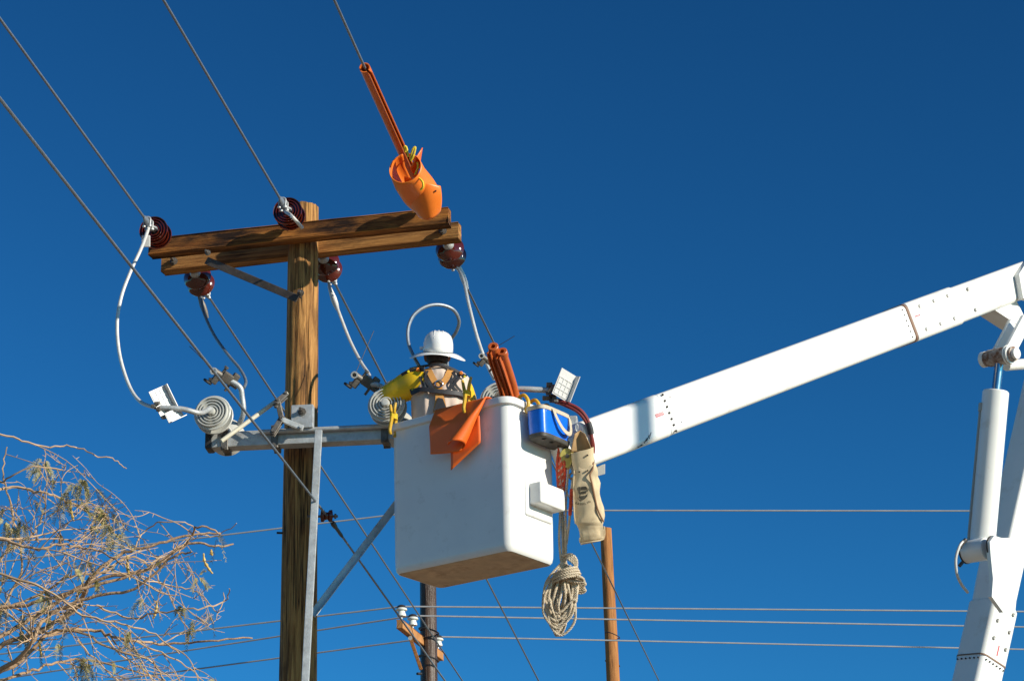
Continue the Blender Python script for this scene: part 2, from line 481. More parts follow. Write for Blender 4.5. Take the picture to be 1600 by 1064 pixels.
# keep the front arm just touching the pole's near side
ba = Pz(251, 424, ARMZ); bb = Pz(716, 372, ARMZ)
B0 = ba - ARMN * AW / 2 + Z * AH / 2; B1 = bb - ARMN * AW / 2 + Z * AH / 2
front = timber('crossarm', pole, M['arm'], A0, A1, Z, AW, AH, amp=0.005)
back = timber('crossarm', pole, M['arm_back'], B0, B1, Z, AW, AH)
front['label'] = 'nearer timber crossarm, orange brown with black stains'
back['label'] = 'farther timber crossarm, paler and drier'
def bolt(parent, p, d, r=0.012, ln=0.04, m='galv_dark', washer=True):
    mb = MB(); d = V(d).normalized()
    if washer:
        mb.lathe(p, d, [(r * 2.0, 0), (r * 2.0, 0.005)], seg=12)
    mb.lathe(p + d * 0.005, d, [(r * 1.35, 0), (r * 1.35, 0.014)], seg=6)
    mb.lathe(p + d * 0.019, d, [(r * 0.8, 0), (r * 0.8, ln)], seg=10)
    return obj('bolt', mb, M[m], parent)
for t in (0.045, 0.955):                     # spacer bolts tie the two arms together
    p = A0.lerp(A1, t) - ARMN * AW / 2
    q = B0.lerp(B1, t - 0.005 if t > .5 else t) + ARMN * AW / 2
    mb = MB().tube([p, q], 0.011, 8)
    mb.lathe(q - (q - p).normalized() * 0.03, (q - p), [(0.024, 0), (0.024, 0.02)], seg=6)
    mb.lathe(q - (q - p).normalized() * 0.008, (q - p), [(0.03, 0), (0.03, 0.006)], seg=12)
    obj('spacer_bolt', mb, M['galv_dark'], pole)
# knee brace: steel angle from under the arms to the pole face
def angle_bar(name, parent, a, b, side, upv, w, th, m):
    x = (b - a).normalized(); side = (side - x * side.dot(x)).normalized(); upv = side.cross(x)
    mb = MB(); c = (a + b) / 2; ln = (b - a).length
    mb.box(c + upv * w / 2, (x, side, upv), (ln, th, w), bev=0.0015, seg=1)
    mb.box(c + side * (w / 2 + th * 0.52), (x, side, upv), (ln, w, th), bev=0.0015, seg=1)
    return obj(name, mb, m, parent)
bra = P(325, 402, 17.25); brb = P(468, 462, 16.93)
angle_bar('knee_brace', pole, bra, brb, ARMN * -1, Z, 0.055, 0.006, mat('shade_darkened_brace_steel', (0.075, 0.06, 0.05), 0.6, metal=0.3, var=0.4, scale=14, bump=0.2))  # shade on the brace is painted in by this darker steel colour
bolt(pole, brb + V((0.01, -0.02, 0.01)), ARMN, 0.013, 0.03)
bolt(pole, bra + V((0, -0.01, 0.03)), ARMN, 0.011, 0.03)
# shadowless small things on the shaft: a step bolt and two nails lower down
bolt(pole, V((POLE.x - 0.075, POLE.y - 0.02, P(448, 817, 16.4).z)), V((-1, -0.2, 0)), 0.01, 0.05, 'black_iron', False)

# ------------------------------------------------------------------ brown strain insulators
def bell_profile(R, h0):
    """one porcelain bell opening towards +axis with ribs under the skirt"""
    return [(0.030, h0), (0.036, h0 + 0.012), (R * 0.62, h0 + 0.026), (R * 0.88, h0 + 0.042), (R, h0 + 0.066), (R * 0.985, h0 + 0.074), (R * 0.93, h0 + 0.070),
            (R * 0.88, h0 + 0.052), (R * 0.82, h0 + 0.052), (R * 0.80, h0 + 0.078), (R * 0.75, h0 + 0.078), (R * 0.71, h0 + 0.05), (R * 0.64, h0 + 0.05), (R * 0.62, h0 + 0.076),
            (R * 0.57, h0 + 0.076), (R * 0.53, h0 + 0.048), (R * 0.44, h0 + 0.048), (R * 0.42, h0 + 0.072), (R * 0.36, h0 + 0.072), (R * 0.32, h0 + 0.05), (0.02, h0 + 0.05)]
def strain_insulator(base, axis, label, R=0.107, tail=None):
    axis = V(axis).normalized()
    t = thing('strain_insulator', base, label, 'insulator', 'brown strain insulators on the crossarms')
    obj('eye_bolt', MB().tube([base - axis * 0.02, base + axis * 0.055], 0.011, 8).lathe(base, axis, [(0.028, 0.002), (0.028, 0.01)], seg=10), M['galv_dark'], t)
    for k in range(2):
        h = 0.05 + k * 0.105
        obj('cap', MB().lathe(base, axis, [(0.014, h - 0.02), (0.030, h - 0.012), (0.040, h + 0.004), (0.041, h + 0.022), (0.034, h + 0.032)], seg=20), M['galv'] if k == 0 else M['galv_dark'], t)
        obj('bell', MB().lathe(base, axis, bell_profile(R, h + 0.012), seg=40, caps=False), M['porcelain'], t)
    obj('pin', MB().tube([base + axis * 0.20, base + axis * 0.285], 0.011, 8), M['galv'], t)
    return base + axis * 0.285
def dead_end_clamp(p, axis, label, group, m='alu'):
    """bolted strain clamp gripping a conductor: boat-shaped body, keeper, two U-bolts and a clevis eye"""
    axis = V(axis).normalized(); x = axis.orthogonal().normalized(); s = axis.cross(Z).normalized(); u = s.cross(axis)
    t = thing('dead_end_clamp', p, label, 'clamp', group)
    mb = MB()
    mb.loft([[p + axis * h + s * (math.cos(a) * w) + u * (math.sin(a) * v_) for a in [2 * PI * k / 12 for k in range(12)]]
             for h, w, v_ in ((-0.02, .008, .012), (0.0, .016, .022), (0.05, .02, .028), (0.12, .019, .03), (0.17, .013, .02), (0.19, .008, .012))])
    obj('body', mb, M[m], t)
    for h in (0.05, 0.11):
        mb = MB().tube(spline([p + axis * h + s * 0.022 - u * 0.03, p + axis * h + s * 0.024 + u * 0.02, p + axis * h + u * 0.036, p + axis * h - s * 0.024 + u * 0.02, p + axis * h - s * 0.022 - u * 0.03], 4), 0.006, 6)
        for q in (1, -1):
            mb.lathe(p + axis * h + s * (0.022 * q) - u * 0.03, -u, [(0.012, 0), (0.012, 0.014)], seg=6)
        obj('u_bolt', mb, M['galv'], t)
    mb = MB().tube([p - axis * 0.02 + s * 0.032 * math.cos(a) + axis * (0.034 * math.sin(a)) for a in [2 * PI * k / 14 for k in range(14)]], 0.008, 7, closed=True)
    obj('eye', mb, M['galv'], t)
    return t

def on_arm_front(px, py):
    """point of the near face of the front arm seen at px,py"""
    n = ARMN; v = ray(px, py); o = A0 + ARMN * AW / 2
    return CAM + v * ((o - CAM).dot(n) / v.dot(n))
def back_face(t):
    return B0.lerp(B1, t) - ARMN * AW / 2
near_axis = (-WIRE + Z * 0.0).normalized()
ends = {}
nearspec = {'left': (254, 379, 'brown ribbed insulator facing us at the left end of the nearer crossarm'),
            'middle': (461, 350, 'brown ribbed insulator facing us beside the pole top'),
            'right': (668, 324, 'brown insulator under the orange rubber hood on the nearer crossarm')}
for k, (px, py, lb) in nearspec.items():
    b = on_arm_front(px, py)
    ends[k] = strain_insulator(b, near_axis, lb)
farspec = {'left': (0.095, 'brown insulator hanging below the left end of the farther crossarm'),
           'middle': (0.535, 'brown insulator showing half behind the pole shaft below the crossarms'),
           'right': (0.952, 'glossy brown insulator under the right end of the farther crossarm')}
far_axis = (WIRE - Z * 0.16).normalized()
fends = {}
for k, (t, lb) in farspec.items():
    fends[k] = strain_insulator(back_face(t) - Z * 0.03, far_axis, lb)

# ------------------------------------------------------------------ conductors
def wire_path(a, b, n=28, sag=0.0):
    return [a.lerp(b, i / n) - Z * (sag * 4 * (i / n) * (1 - i / n)) for i in range(n + 1)]
def stranded(path, r, strands=8, pitch=0.30):
    """conductor as a bundle of helical strands near the camera"""
    mb = MB()
    # resample finely
    tot = sum((path[i + 1] - path[i]).length for i in range(len(path) - 1))
    n = int(tot / 0.035)
    pts = []
    acc = 0; i = 0; seg = (path[1] - path[0]).length
    for k in range(n + 1):
        s = tot * k / n
        while s > acc + seg and i < len(path) - 2:
            acc += seg; i += 1; seg = (path[i + 1] - path[i]).length
        pts.append(path[i].lerp(path[i + 1], min(1, max(0, (s - acc) / seg))))
    x = (pts[-1] - pts[0]).normalized(); a = x.orthogonal().normalized(); b = x.cross(a)
    for q in range(strands):
        mb.tube([p + (a * math.cos(2 * PI * (q / strands + tot * k / n / pitch)) + b * math.sin(2 * PI * (q / strands + tot * k / n / pitch))) * r * 0.70 for k, p in enumerate(pts)], r * 0.40, 5)
    return mb
def near_wire(start, px, py, label, name='line_conductor', r=0.0084, extend=9.0, tail=0.0):
    q = Pplane(start, px, py)
    d = (q - start).normalized()
    end = q + d * extend
    path = ([start - d * tail] if tail else []) + wire_path(start, end, 30)
    o = obj(name, stranded(path, r), M['alu'], frame=Matrix.Translation(start))
    tag(o, label, 'power line', 'conductors strung from the wooden pole')
    return d
G_CL = 'clamps holding the conductors to the insulators'
d = near_wire(ends['left'] - WIRE * 0.02, 0, 30, 'stranded conductor from the upper left corner to the left end insulator')
dead_end_clamp(ends['left'], d, 'clamp on the insulator at the left end of the nearer crossarm', G_CL)
CL_LEFT = ends['left'] + d * 0.05
d = near_wire(ends['middle'], 255, 0, 'stranded conductor from the top edge to the insulator beside the pole top', tail=0.0)
dead_end_clamp(ends['middle'], d, 'clamp on the insulator beside the pole top', G_CL)
tl = ends['middle']
tp = spline([tl + d * 0.12, tl + d * 0.02 - Z * 0.03, P(455, 337, 16.55), P(472, 356, 16.65)], 6)
tag(obj('cut_conductor_tail', MB().tube(tp, 0.0125, 8), M['alu_pale']), 'short pale cut conductor tail hanging across the insulator beside the pole top', 'power line')
d3 = near_wire(ends['right'], 522, 0, 'stranded conductor at the top centre running into the orange hose cover')
for k, (px, py, lb) in {'left': (723, 1064, 'conductor falling from the left far insulator past the switch arm'),
                    'middle': (842, 1064, 'conductor passing behind the bucket to its right underside'),
                    'right': (1030, 1064, 'conductor passing behind the bucket and down across the brown pole')}.items():
    s = fends[k]
    q = Pplane(s, px, py)
    dd = (q - s).normalized()
    o = obj('line_conductor', stranded(wire_path(s, q + dd * 14, 30), 0.0084), M['alu'], frame=Matrix.Translation(s))
    tag(o, lb, 'power line', 'conductors strung from the wooden pole')
    dead_end_clamp(s, dd, {'left': 'clamp below the insulator hanging under the left crossarm end', 'middle': 'clamp below the half hidden insulator behind the pole', 'right': 'clamp below the glossy insulator at the right crossarm end'}[k], G_CL)
# neutral on the spool insulator
SP = P(511, 806, 16.35)
d = near_wire(SP, 0, 155, 'lower stranded conductor from the left edge crossing the pole to the small spool', r=0.0078)
sp = thing('spool_insulator', SP, 'small dark brown spool on the right side of the pole', 'insulator')
px_ = V((1, 0.15, 0)).normalized()
obj('spool', MB().lathe(SP - px_ * 0.045, px_, [(0.02, 0), (0.042, 0.004), (0.044, 0.022), (0.028, 0.034), (0.026, 0.05), (0.042, 0.06), (0.044, 0.08), (0.02, 0.086)], seg=24), M['porcelain'], sp)
obj('clevis_bolt', MB().tube([V((POLE.x + 0.1, SP.y, SP.z)), SP + px_ * 0.075], 0.009, 8).lathe(SP + px_ * 0.05, px_, [(0.018, 0), (0.018, 0.014)], seg=6), M['galv_dark'], sp)
s = SP + V((0.02, 0.02, -0.02))
q = Pplane(s, 696, 1064); dd = (q - s).normalized()
o = tag(obj('line_conductor', stranded(wire_path(s, q + dd * 14, 24), 0.0075), M['alu'], frame=Matrix.Translation(s)), 'lower conductor leaving the small spool downwards with a dark splice', 'power line', 'conductors strung from the wooden pole')
obj('splice', MB().tube([s + dd * 0.06, s + dd * 0.10, s + dd * 0.16, s + dd * 0.19, s + dd * 0.36, s + dd * 0.40], [0.014, 0.019, 0.017, 0.0125, 0.0125, 0.009], 8), M['black_iron'], o)
def jumper(pts, r, label, m='alu_pale', name='jumper_cable', group='jumper cables to the switches'):
    o = obj(name, MB().tube(spline(pts, 10), r, 10), M[m])
    return tag(o, label, 'cable', group)

# ------------------------------------------------------------------ switch arm (galvanised tube) on the pole
TZ = P(475, 690, 16.62).z
t0 = Pz(331, 691, TZ); t1 = Pz(612, 678, TZ)
TX = (t1 - t0).normalized(); TN = V((TX.y, -TX.x, 0))
TLEN = (t1 - t0).length + 1.30
sw = thing('line_switch', V((POLE.x, t0.y, TZ)), 'grey galvanised steel switch arm bolted across the pole below the crossarms', 'switch arm')
TH = 0.115
tc_ = t0 + TX * TLEN / 2
obj('square_tube', MB().box(tc_, (TX, TN, Z), (TLEN, TH, TH), bev=0.012), M['galv'], sw, frame_from(t0, TX, TN * -1, Z))
obj('end_cap', MB().box(t0 - TX * 0.012, (TX, TN, Z), (0.05, TH + 0.012, TH + 0.012), bev=0.01), M['black_iron'], sw)
r0 = Pz(406, 683, TZ + 0.03); r1 = Pz(612, 669, TZ + 0.03)
ro = TN * (TH / 2 + 0.03)
ra = t0 + TX * 0.36 + ro + Z * 0.03
obj('operating_shaft', MB().tube([ra, ra + TX * (TLEN - 0.45)], 0.017, 12), M['galv'], sw)
# saddle plate and box on the pole
bx = P(473, 652, 16.50)
obj('bracket_plate', MB().box(bx, (TX, TN, Z), (0.155, 0.06, 0.17), bev=0.006), M['galv'], sw)
obj('bolt', MB().lathe(bx + TN * 0.03 + Z * 0.03, TN, [(0.03, 0), (0.03, 0.006), (0.018, 0.007), (0.018, 0.03), (0.01, 0.031), (0.01, 0.08)], seg=8), M['galv_dark'], sw)
# clamps round the tube
def tube_clamp(px):
    c = t0 + TX * ((px - 331) / 281 * (t1 - t0).length)
    mb = MB()
    for (off, sz) in ((TN * (TH / 2 + .008), (0.05, 0.014, TH + 0.05)), (TN * -(TH / 2 + .008), (0.05, 0.014, TH + 0.05)), (Z * (TH / 2 + .008), (0.05, TH + 0.01, 0.014)), (Z * -(TH / 2 + .008), (0.05, TH + 0.01, 0.014))):
        mb.box(c + off, (TX, TN, Z), sz, bev=0.003, seg=1)
    mb.lathe(c + TN * (TH / 2 + .015) - Z * 0.065, TN, [(0.014, 0), (0.014, 0.02)], seg=6)
    return obj('tube_clamp', mb, M['galv_dark'], sw)
for px in (354, 432, 603, 786):
    tube_clamp(px)
# crank linkage: pale rod and clevis levers
l0 = P(346, 689, 16.30); l1 = P(449, 614, 16.55)
obj('link_rod', MB().tube([l0, l1], 0.0155, 12), mat('pale_link_rod', (0.62, 0.58, 0.45), 0.5, var=0.1, scale=15), sw)
def lever(a, b, w, m='galv'):
    x = (b - a).normalized(); s = x.cross(TN).normalized(); n = x.cross(s)
    mb = MB(); c = (a + b) / 2; ln = (b - a).length
    for o_ in (-0.016, 0.016):
        mb.box(c + n * o_, (x, s, n), (ln + w, w, 0.008), bev=0.003, seg=1)
    for e in (a, b):
        mb.lathe(e - n * 0.035, n, [(w * 0.3, 0), (w * 0.3, 0.07)], seg=8)
    return obj('lever', mb, M[m], sw)
lever(P(434, 627, 16.42), P(440, 654, 16.42), 0.034, 'galv_dark')
lever(P(440, 655, 16.42), P(427, 676, 16.36), 0.04, 'galv_dark')
lever(P(441, 656, 16.42), P(470, 668, 16.42), 0.036)
lever(P(432, 630, 16.40), P(445, 619, 16.50), 0.038, 'galv_dark')
# vertical operating pipe down the pole
vp0 = P(498, 672, 16.20); vp1 = P(477, 1064, 15.62)
vd = (vp1 - vp0).normalized()
obj('operating_bar', MB().box(vp0 + vd * 1.7, (V((1, 0, 0)), vd.cross(V((1, 0, 0))).normalized(), vd), (0.05, 0.03, 3.4), bev=0.004), M['galv'], sw)
# diagonal brace to the tube's right half
db0 = P(492, 964, 16.05); db1 = P(640, 769, 16.55)
angle_bar('diagonal_brace', sw, db0, db1, V((0.3, -1, 0)), Z, 0.05, 0.006, M['galv'])

# switch phases: near post insulator, terminal, far post insulator
def post_profile(R, L_, sheds):
    pr = [(R * 0.35, 0.0), (R * 0.42, 0.01)]
    for k in range(sheds):
        h = 0.02 + k * (L_ - 0.06) / sheds
        g = (L_ - 0.06) / sheds
        pr += [(R * 0.42, h), (R * 0.70, h + g * 0.30), (R * 0.97, h + g * 0.62), (R, h + g * 0.78), (R * 0.96, h + g * 0.86)]
        if k < sheds - 1:
            pr += [(R * 0.7, h + g * 0.70), (R * 0.44, h + g * 0.74)]
    h = L_ - 0.052
    for r_ in (0.86, 0.70, 0.54, 0.38):
        pr += [(R * r_, h), (R * (r_ - 0.02), h + 0.026), (R * (r_ - 0.075), h + 0.026), (R * (r_ - 0.095), h)]
    pr += [(R * 0.24, h), (R * 0.2, h + 0.05), (0.012, h + 0.055)]
    return pr
ins_axis = (-WIRE + Z * 0.10).normalized()
phase = {}
for k, (px, py, lb1, lb2) in {
        'left': (342, 668, 'pale grey ribbed post insulator facing us at the left end of the switch arm', 'pale grey insulator on the far side of the switch arm left end'),
        'middle': (612, 655, 'grey ribbed post insulator below the yellow sleeve', 'grey insulator behind the switch arm, peeping beside the worker'),
        'right': (785, 643, 'pale ribbed post insulator half hidden behind the orange hoses', 'grey insulator on the far side of the switch arm, behind the bucket')}.items():
    along = (px - 331) / 281 * (t1 - t0).length
    top = t0 + TX * along + Z * (TH / 2 + 0.075)
    n_ = thing('post_insulator', top, lb1, 'insulator', 'grey post insulators on the switch arm')
    obj('sheds', MB().lathe(top + ins_axis * 0.045, ins_axis, post_profile(0.132, 0.20, 2), seg=44), M['grey_porcelain'], n_)
    obj('mounting_cap', MB().lathe(top - ins_axis * 0.04, ins_axis, [(0.05, 0), (0.055, 0.02), (0.055, 0.09), (0.045, 0.1)], seg=18).box(top - Z * 0.05, (TX, TN, Z), (0.07, 0.09, 0.11), bev=0.006, seg=1), M['galv_dark'], n_)
    obj('bolt', MB().lathe(top - Z * 0.06 + TN * 0.045, TN, [(0.016, 0), (0.016, 0.02)], seg=6), M['galv_dark'], n_)
    fp = top - Z * 0.03 + WIRE * 0.12
    f_ = thing('post_insulator', fp, lb2, 'insulator', 'grey post insulators on the switch arm')
    obj('sheds', MB().lathe(fp, WIRE, [(0.05, -0.03), (0.06, 0.0), (0.105, 0.018), (0.128, 0.05), (0.13, 0.062), (0.10, 0.058), (0.055, 0.075), (0.10, 0.1), (0.128, 0.13), (0.125, 0.14), (0.04, 0.13), (0.03, 0.17)], seg=40), M['grey_porcelain'], f_)
    phase[k] = (top, top + ins_axis * 0.26, fp + WIRE * 0.17)
# terminal pads and arc plates on the near side
def arc_plate(root, c, x, y, n, w, h):
    """ribbed white plate with a raised border and a folded flange"""
    mb = MB().box(c, (x, y, n), (w, h, 0.006), bev=0.001, seg=1)
    mb.box(c + x * (w / 2 + 0.002) + n * 0.02, (x, y, n), (0.006, h, 0.05), bev=0.001, seg=1)
    o = obj('arc_plate', mb, M['card'], root)
    mb = MB()
    for i in range(4):
        mb.box(c + x * (w * (i / 3 - 0.5) * 0.84) + n * 0.005 - y * h * 0.12, (x, y, n), (0.006, h * 0.62, 0.005), seg=1)
    for i in range(4):
        mb.box(c + y * (h * (i / 3 * 0.62 - 0.43)) + n * 0.0045, (x, y, n), (w * 0.84, 0.006, 0.004), seg=1)
    obj('ribs', mb, M['card'], o)
def blade(root, pts, r):
    return obj('terminal_rod', MB().tube(spline(pts, 8), r, 12), M['galv'], root)
D1 = 16.1
a = phase['left'][1]
tm = thing('switch_terminal', P(262, 640, D1), 'white plate terminal and rod left of the pale grey insulator', 'switch terminal', 'switch terminals with white plates')
blade(tm, [a, P(312, 645, D1 + .05), P(285, 639, D1), P(250, 637, D1)], 0.018)
cx = P(254, 628, D1 + .02)
px3 = (P(268, 648, D1) - P(250, 611, D1)); X3 = px3.normalized()
Y3 = (Rt * 0.80 + Up * 0.05 + Fw * 0.6); Y3 = (Y3 - X3 * Y3.dot(X3)).normalized()
arc_plate(tm, cx, Y3, X3, X3.cross(Y3), 0.13, 0.20)
arc_plate(tm, P(272, 648, D1 - .01), X3, Y3, X3.cross(Y3), 0.07, 0.13)
mb = MB()
for (qx, qy) in ((240, 634), (248, 640), (256, 652), (246, 630)):
    mb.box(P(qx, qy, D1 - 0.02), (Rt, Up, Fw), (0.03, 0.024, 0.05), bev=0.004, seg=1)
mb.lathe(P(247, 638, D1 - 0.06), Fw, [(0.012, 0), (0.012, 0.1)], seg=6)
obj('clamp_hardware', mb, M['galv_dark'], tm)
a = phase['right'][1]
D3 = 16.0
tm = thing('switch_terminal', P(865, 612, D3), 'white gridded plate and dark clamp behind the rim above the blue tool bag', 'switch terminal', 'switch terminals with white plates')
blade(tm, [a, P(790, 609, D3 + .05), P(820, 608, D3), P(860, 610, D3)], 0.020)
c3 = P(881, 601, D3 - .02)
X3 = (Rt * 0.36 + Up * 0.90 + Fw * 0.25).normalized(); Y3 = (Rt * 0.8 - Up * 0.15 + Fw * 0.6); Y3 = (Y3 - X3 * Y3.dot(X3)).normalized()
arc_plate(tm, c3, Y3, X3, X3.cross(Y3) * -1 if X3.cross(Y3).dot(Fw) > 0 else X3.cross(Y3), 0.135, 0.19)
mb = MB()
rq = random.Random(3)
for i in range(16):
    mb.box(P(853 + rq.random() * 18, 602 + rq.random() * 24, D3 - 0.03 + rq.random() * .05), (Rt, (Up + Fw * rq.uniform(-.5, .5)).normalized(), Fw), (0.02 + rq.random() * .03, 0.02 + rq.random() * .03, 0.03), bev=0.004, seg=1)
mb.tube([P(856, 612, D3 - .05), P(868, 603, D3 - .05)], 0.012, 8)
obj('clamp_hardware', mb, M['galv_dark'], tm)
# far-side terminals: rising rods with clamp heads
def clamp_head(c, label, sc=1.0, spike=None, side=1):
    t = thing('tap_clamp', c, label, 'clamp', 'tap clamps above the switch arm')
    mb = MB()
    rq = random.Random(int(c.x * 1000))
    a = (Rt * 0.75 * side - Up * 0.55 + Fw * 0.3).normalized(); b = a.cross(Fw).normalized(); n = a.cross(b)
    mb.tube([c - a * 0.10 * sc, c + a * 0.10 * sc], 0.024 * sc, 12)
    mb.box(c + b * 0.01 * sc, (a, b, n), (0.085 * sc, 0.075 * sc, 0.06 * sc), bev=0.012, seg=2)
    mb.box(c - a * 0.06 * sc - b * 0.045 * sc, (a, b, n), (0.045 * sc, 0.07 * sc, 0.04 * sc), bev=0.009, seg=2)
    mb.box(c + a * 0.05 * sc + b * 0.05 * sc, (a, b, n), (0.05 * sc, 0.05 * sc, 0.04 * sc), bev=0.009, seg=2)
    for q_ in (-0.045, 0.045):
        mb.tube([c + a * q_ * sc - b * 0.075 * sc, c + a * q_ * sc + b * 0.075 * sc], 0.010 * sc, 8)
        mb.lathe(c + a * q_ * sc + b * 0.06 * sc, b, [(0.018 * sc, 0), (0.018 * sc, 0.016 * sc)], seg=6)
    obj('body', mb, M['galv_dark'], t)
    e = c - a * 0.10 * sc
    obj('ferrule', MB().lathe(e - Fw * 0.02, -Fw, [(0.016 * sc, 0), (0.024 * sc, 0.0), (0.026 * sc, 0.04), (0.024 * sc, 0.045), (0.015 * sc, 0.045), (0.013 * sc, 0.0)], seg=18), M['galv'], t)
    ec_ = c - a * .095 * sc - b * .075 * sc
    obj('eye_screw', MB().tube([c - a * .04 * sc - b * .03 * sc, ec_], 0.016 * sc, 8).tube([ec_ + (a * math.cos(q_) + n * math.sin(q_) * .6) * 0.026 * sc - b * 0.015 * sc for q_ in [2 * PI * j / 12 for j in range(12)]], 0.010 * sc, 8, closed=True), M['black_iron'], t)
    if spike:
        obj('bird_wire', MB().tube([e, spike], 0.0025, 5), M['black_iron'], t)
    return t
DL = 16.75
clamp_head(P(353, 592, DL), 'dark tap clamp with a hollow ferrule left of the pole', 1.0, P(296, 541, DL))
tag(obj('terminal_post', MB().tube(spline([phase['left'][2], P(379, 650, DL), P(378, 618, DL), P(374, 604, DL), P(358, 594, DL)], 8), 0.019, 12), M['galv']), 'grey bent terminal post rising from the left switch to its clamp', 'terminal post', 'terminal posts')
clamp_head(P(572, 598, DL - .1), 'dark tap clamp with a hollow ferrule above the middle grey insulator', 1.0, P(584, 517, DL))
tag(obj('terminal_post', MB().tube(spline([phase['middle'][2], P(610, 640, DL), P(602, 612, DL), P(592, 602, DL - .1), P(576, 600, DL - .1)], 8), 0.019, 12), M['galv']), 'grey terminal post rising behind the yellow sleeve', 'terminal post', 'terminal posts')
clamp_head(P(766, 566, DL), 'small tap clamp just left of the upright orange hoses', 0.8, P(804, 525, DL))
tag(obj('terminal_post', MB().tube(spline([phase['right'][2], P(792, 625, DL), P(784, 600, DL), P(776, 585, DL), P(768, 570, DL)], 8), 0.019, 12), M['galv']), 'grey terminal post behind the upright orange hoses', 'terminal post', 'terminal posts')

# jumper cables
def depth(p): return (p - CAM).dot(Fw)
def hang(start, pix, d1):
    d0 = depth(start); n = len(pix)
    return [start] + [P(x, y, d0 + (d1 - d0) * (i + 1) / n) for i, (x, y) in enumerate(pix)]
dl = 16.35
jumper(hang(CL_LEFT, [(227, 372), (219, 392), (205, 422), (190, 462), (183, 505), (187, 555), (202, 603), (220, 628), (243, 637)], 16.1), 0.0125, 'long pale jumper cable looping down at the far left')
tag(obj('wire_tag', MB().box(P(228, 377, depth(CL_LEFT) - 0.06), (Rt, Up, Fw), (0.062, 0.085, 0.02), bev=0.006), M['card']), 'small white tag box on the jumper cable at the left insulator', 'tag')
jumper(hang(fends['left'] + V((-.02, 0, 0)), [(316, 478), (322, 498), (336, 526), (356, 554), (375, 577), (384, 595), (381, 606)], 16.78), 0.0115, 'jumper cable from the left far insulator to its tap clamp', m='alu')
jumper(hang(fends['middle'] + V((-.02, 0, 0)), [(516, 452), (525, 476), (545, 528), (563, 564), (576, 584), (580, 596)], 16.66), 0.0115, 'jumper cable right of the pole dropping to the middle tap clamp')
jumper(hang(fends['right'] + V((-.02, 0, 0)), [(722, 432), (733, 478), (746, 528), (761, 570), (772, 592)], 16.78), 0.0125, 'pale jumper cable dropping from the right far insulator to the orange hoses')
for k, (qx, qy) in {'left': (317, 478), 'middle': (521, 466), 'right': (723, 432)}.items():
    dq = depth(fends[k]) - 0.06; p = P(qx, qy, dq); ax = (P(qx + 8, qy + 22, dq) - p).normalized()
    tag(obj('crimp_connector', MB().tube([p - ax * .10, p - ax * .06, p - ax * .0, p + ax * .05, p + ax * .10], [.012, .017, .024, .022, .012], 10), M['alu_pale'] if k != 'left' else M['galv_dark']),
        {'left': 'dark crimp connector under the left far insulator', 'middle': 'crimp connector on the jumper just right of the pole', 'right': 'pale crimp connector under the right far insulator'}[k], 'connector', 'crimp connectors on the jumpers')
jumper([P(700, 585, 17.0), P(698, 550, 17.0), P(704, 532, 17.0), P(714, 516, 16.95), P(717, 500, 16.9), P(708, 484, 16.85), P(688, 476.5, 16.8), P(666, 479, 16.75), P(647, 492, 16.7), P(638, 512, 16.65), P(638, 535, 16.6), P(645, 554, 16.55), P(653, 569, 16.5), P(660, 580, 16.5)], 0.0125, 'grey jumper cable looping above the hard hat', m='alu')

# ------------------------------------------------------------------ orange covers on the right hand conductor
def wire_at(py):
    a_ = ends['right']; b_ = Pplane(a_, 522, 0)
    lo, hi = 0.0, 1.0
    for _ in range(40):
        m_ = (lo + hi) / 2; q = a_.lerp(b_, m_) - CAM
        if 532 - FOC * q.dot(Up) / q.dot(Fw) > py: lo = m_
        else: hi = m_
    return a_.lerp(b_, lo)
LH0 = wire_at(106); LH1 = wire_at(272)
ld = (LH1 - LH0).normalized()
lh = thing('line_hose', LH0, 'long orange rubber hose cover sleeved over the top centre conductor', 'line hose')
sd = ld.cross(Fw).normalized(); td = sd.cross(ld)
if td.dot(Fw) > 0:
    td = -td
def hose_ring(c, R, gap=0.45):
    # open C section with lips facing the camera side, wall 6 mm
    out = []
    a0 = math.atan2(td.dot(td), 0) + 0.0
    n = 22
    base = PI / 2 - 0.35
    outer = [base + gap / 2 + (2 * PI - gap) * k / n for k in range(n + 1)]
    pts = [c + (sd * math.cos(a) + td * math.sin(a)) * R for a in outer]
    # lips flare outwards and run parallel
    lip1 = sd * math.cos(base) + td * math.sin(base)
    pts = [pts[0] + lip1 * 0.030] + pts + [pts[-1] + lip1 * 0.030]
    inn = [c + (sd * math.cos(a) + td * math.sin(a)) * (R - 0.007) for a in outer]
    g2 = lip1.cross(ld).normalized() * 0.006
    inn = [pts[0] - g2] + inn + [pts[-1] + g2]
    return pts + inn[::-1]
mb = MB().c_loft([hose_ring(LH0.lerp(LH1, t), 0.035) for t in [i / 16 for i in range(17)]])
obj('hose', mb, mat('bright_orange_hose', (0.70, 0.155, 0.018), 0.42, var=0.06, scale=5), lh)  # plain brighter orange than the upright hoses

# insulator hood: folded rubber blanket-like cover over the right insulator
hc = thing('insulator_hood', ends['right'], 'bright orange rubber hood with yellow rope over the right insulator', 'insulator cover')
H = [  # stations along the hood: centre pixel, half width px (across), half height px, roll, depth
    (637, 252, 25, 24, 15.95), (635, 268, 27, 27, 16.02), (640, 285, 27, 27, 16.12), (650, 300, 28, 27, 16.25), (661, 314, 28, 26, 16.4)]
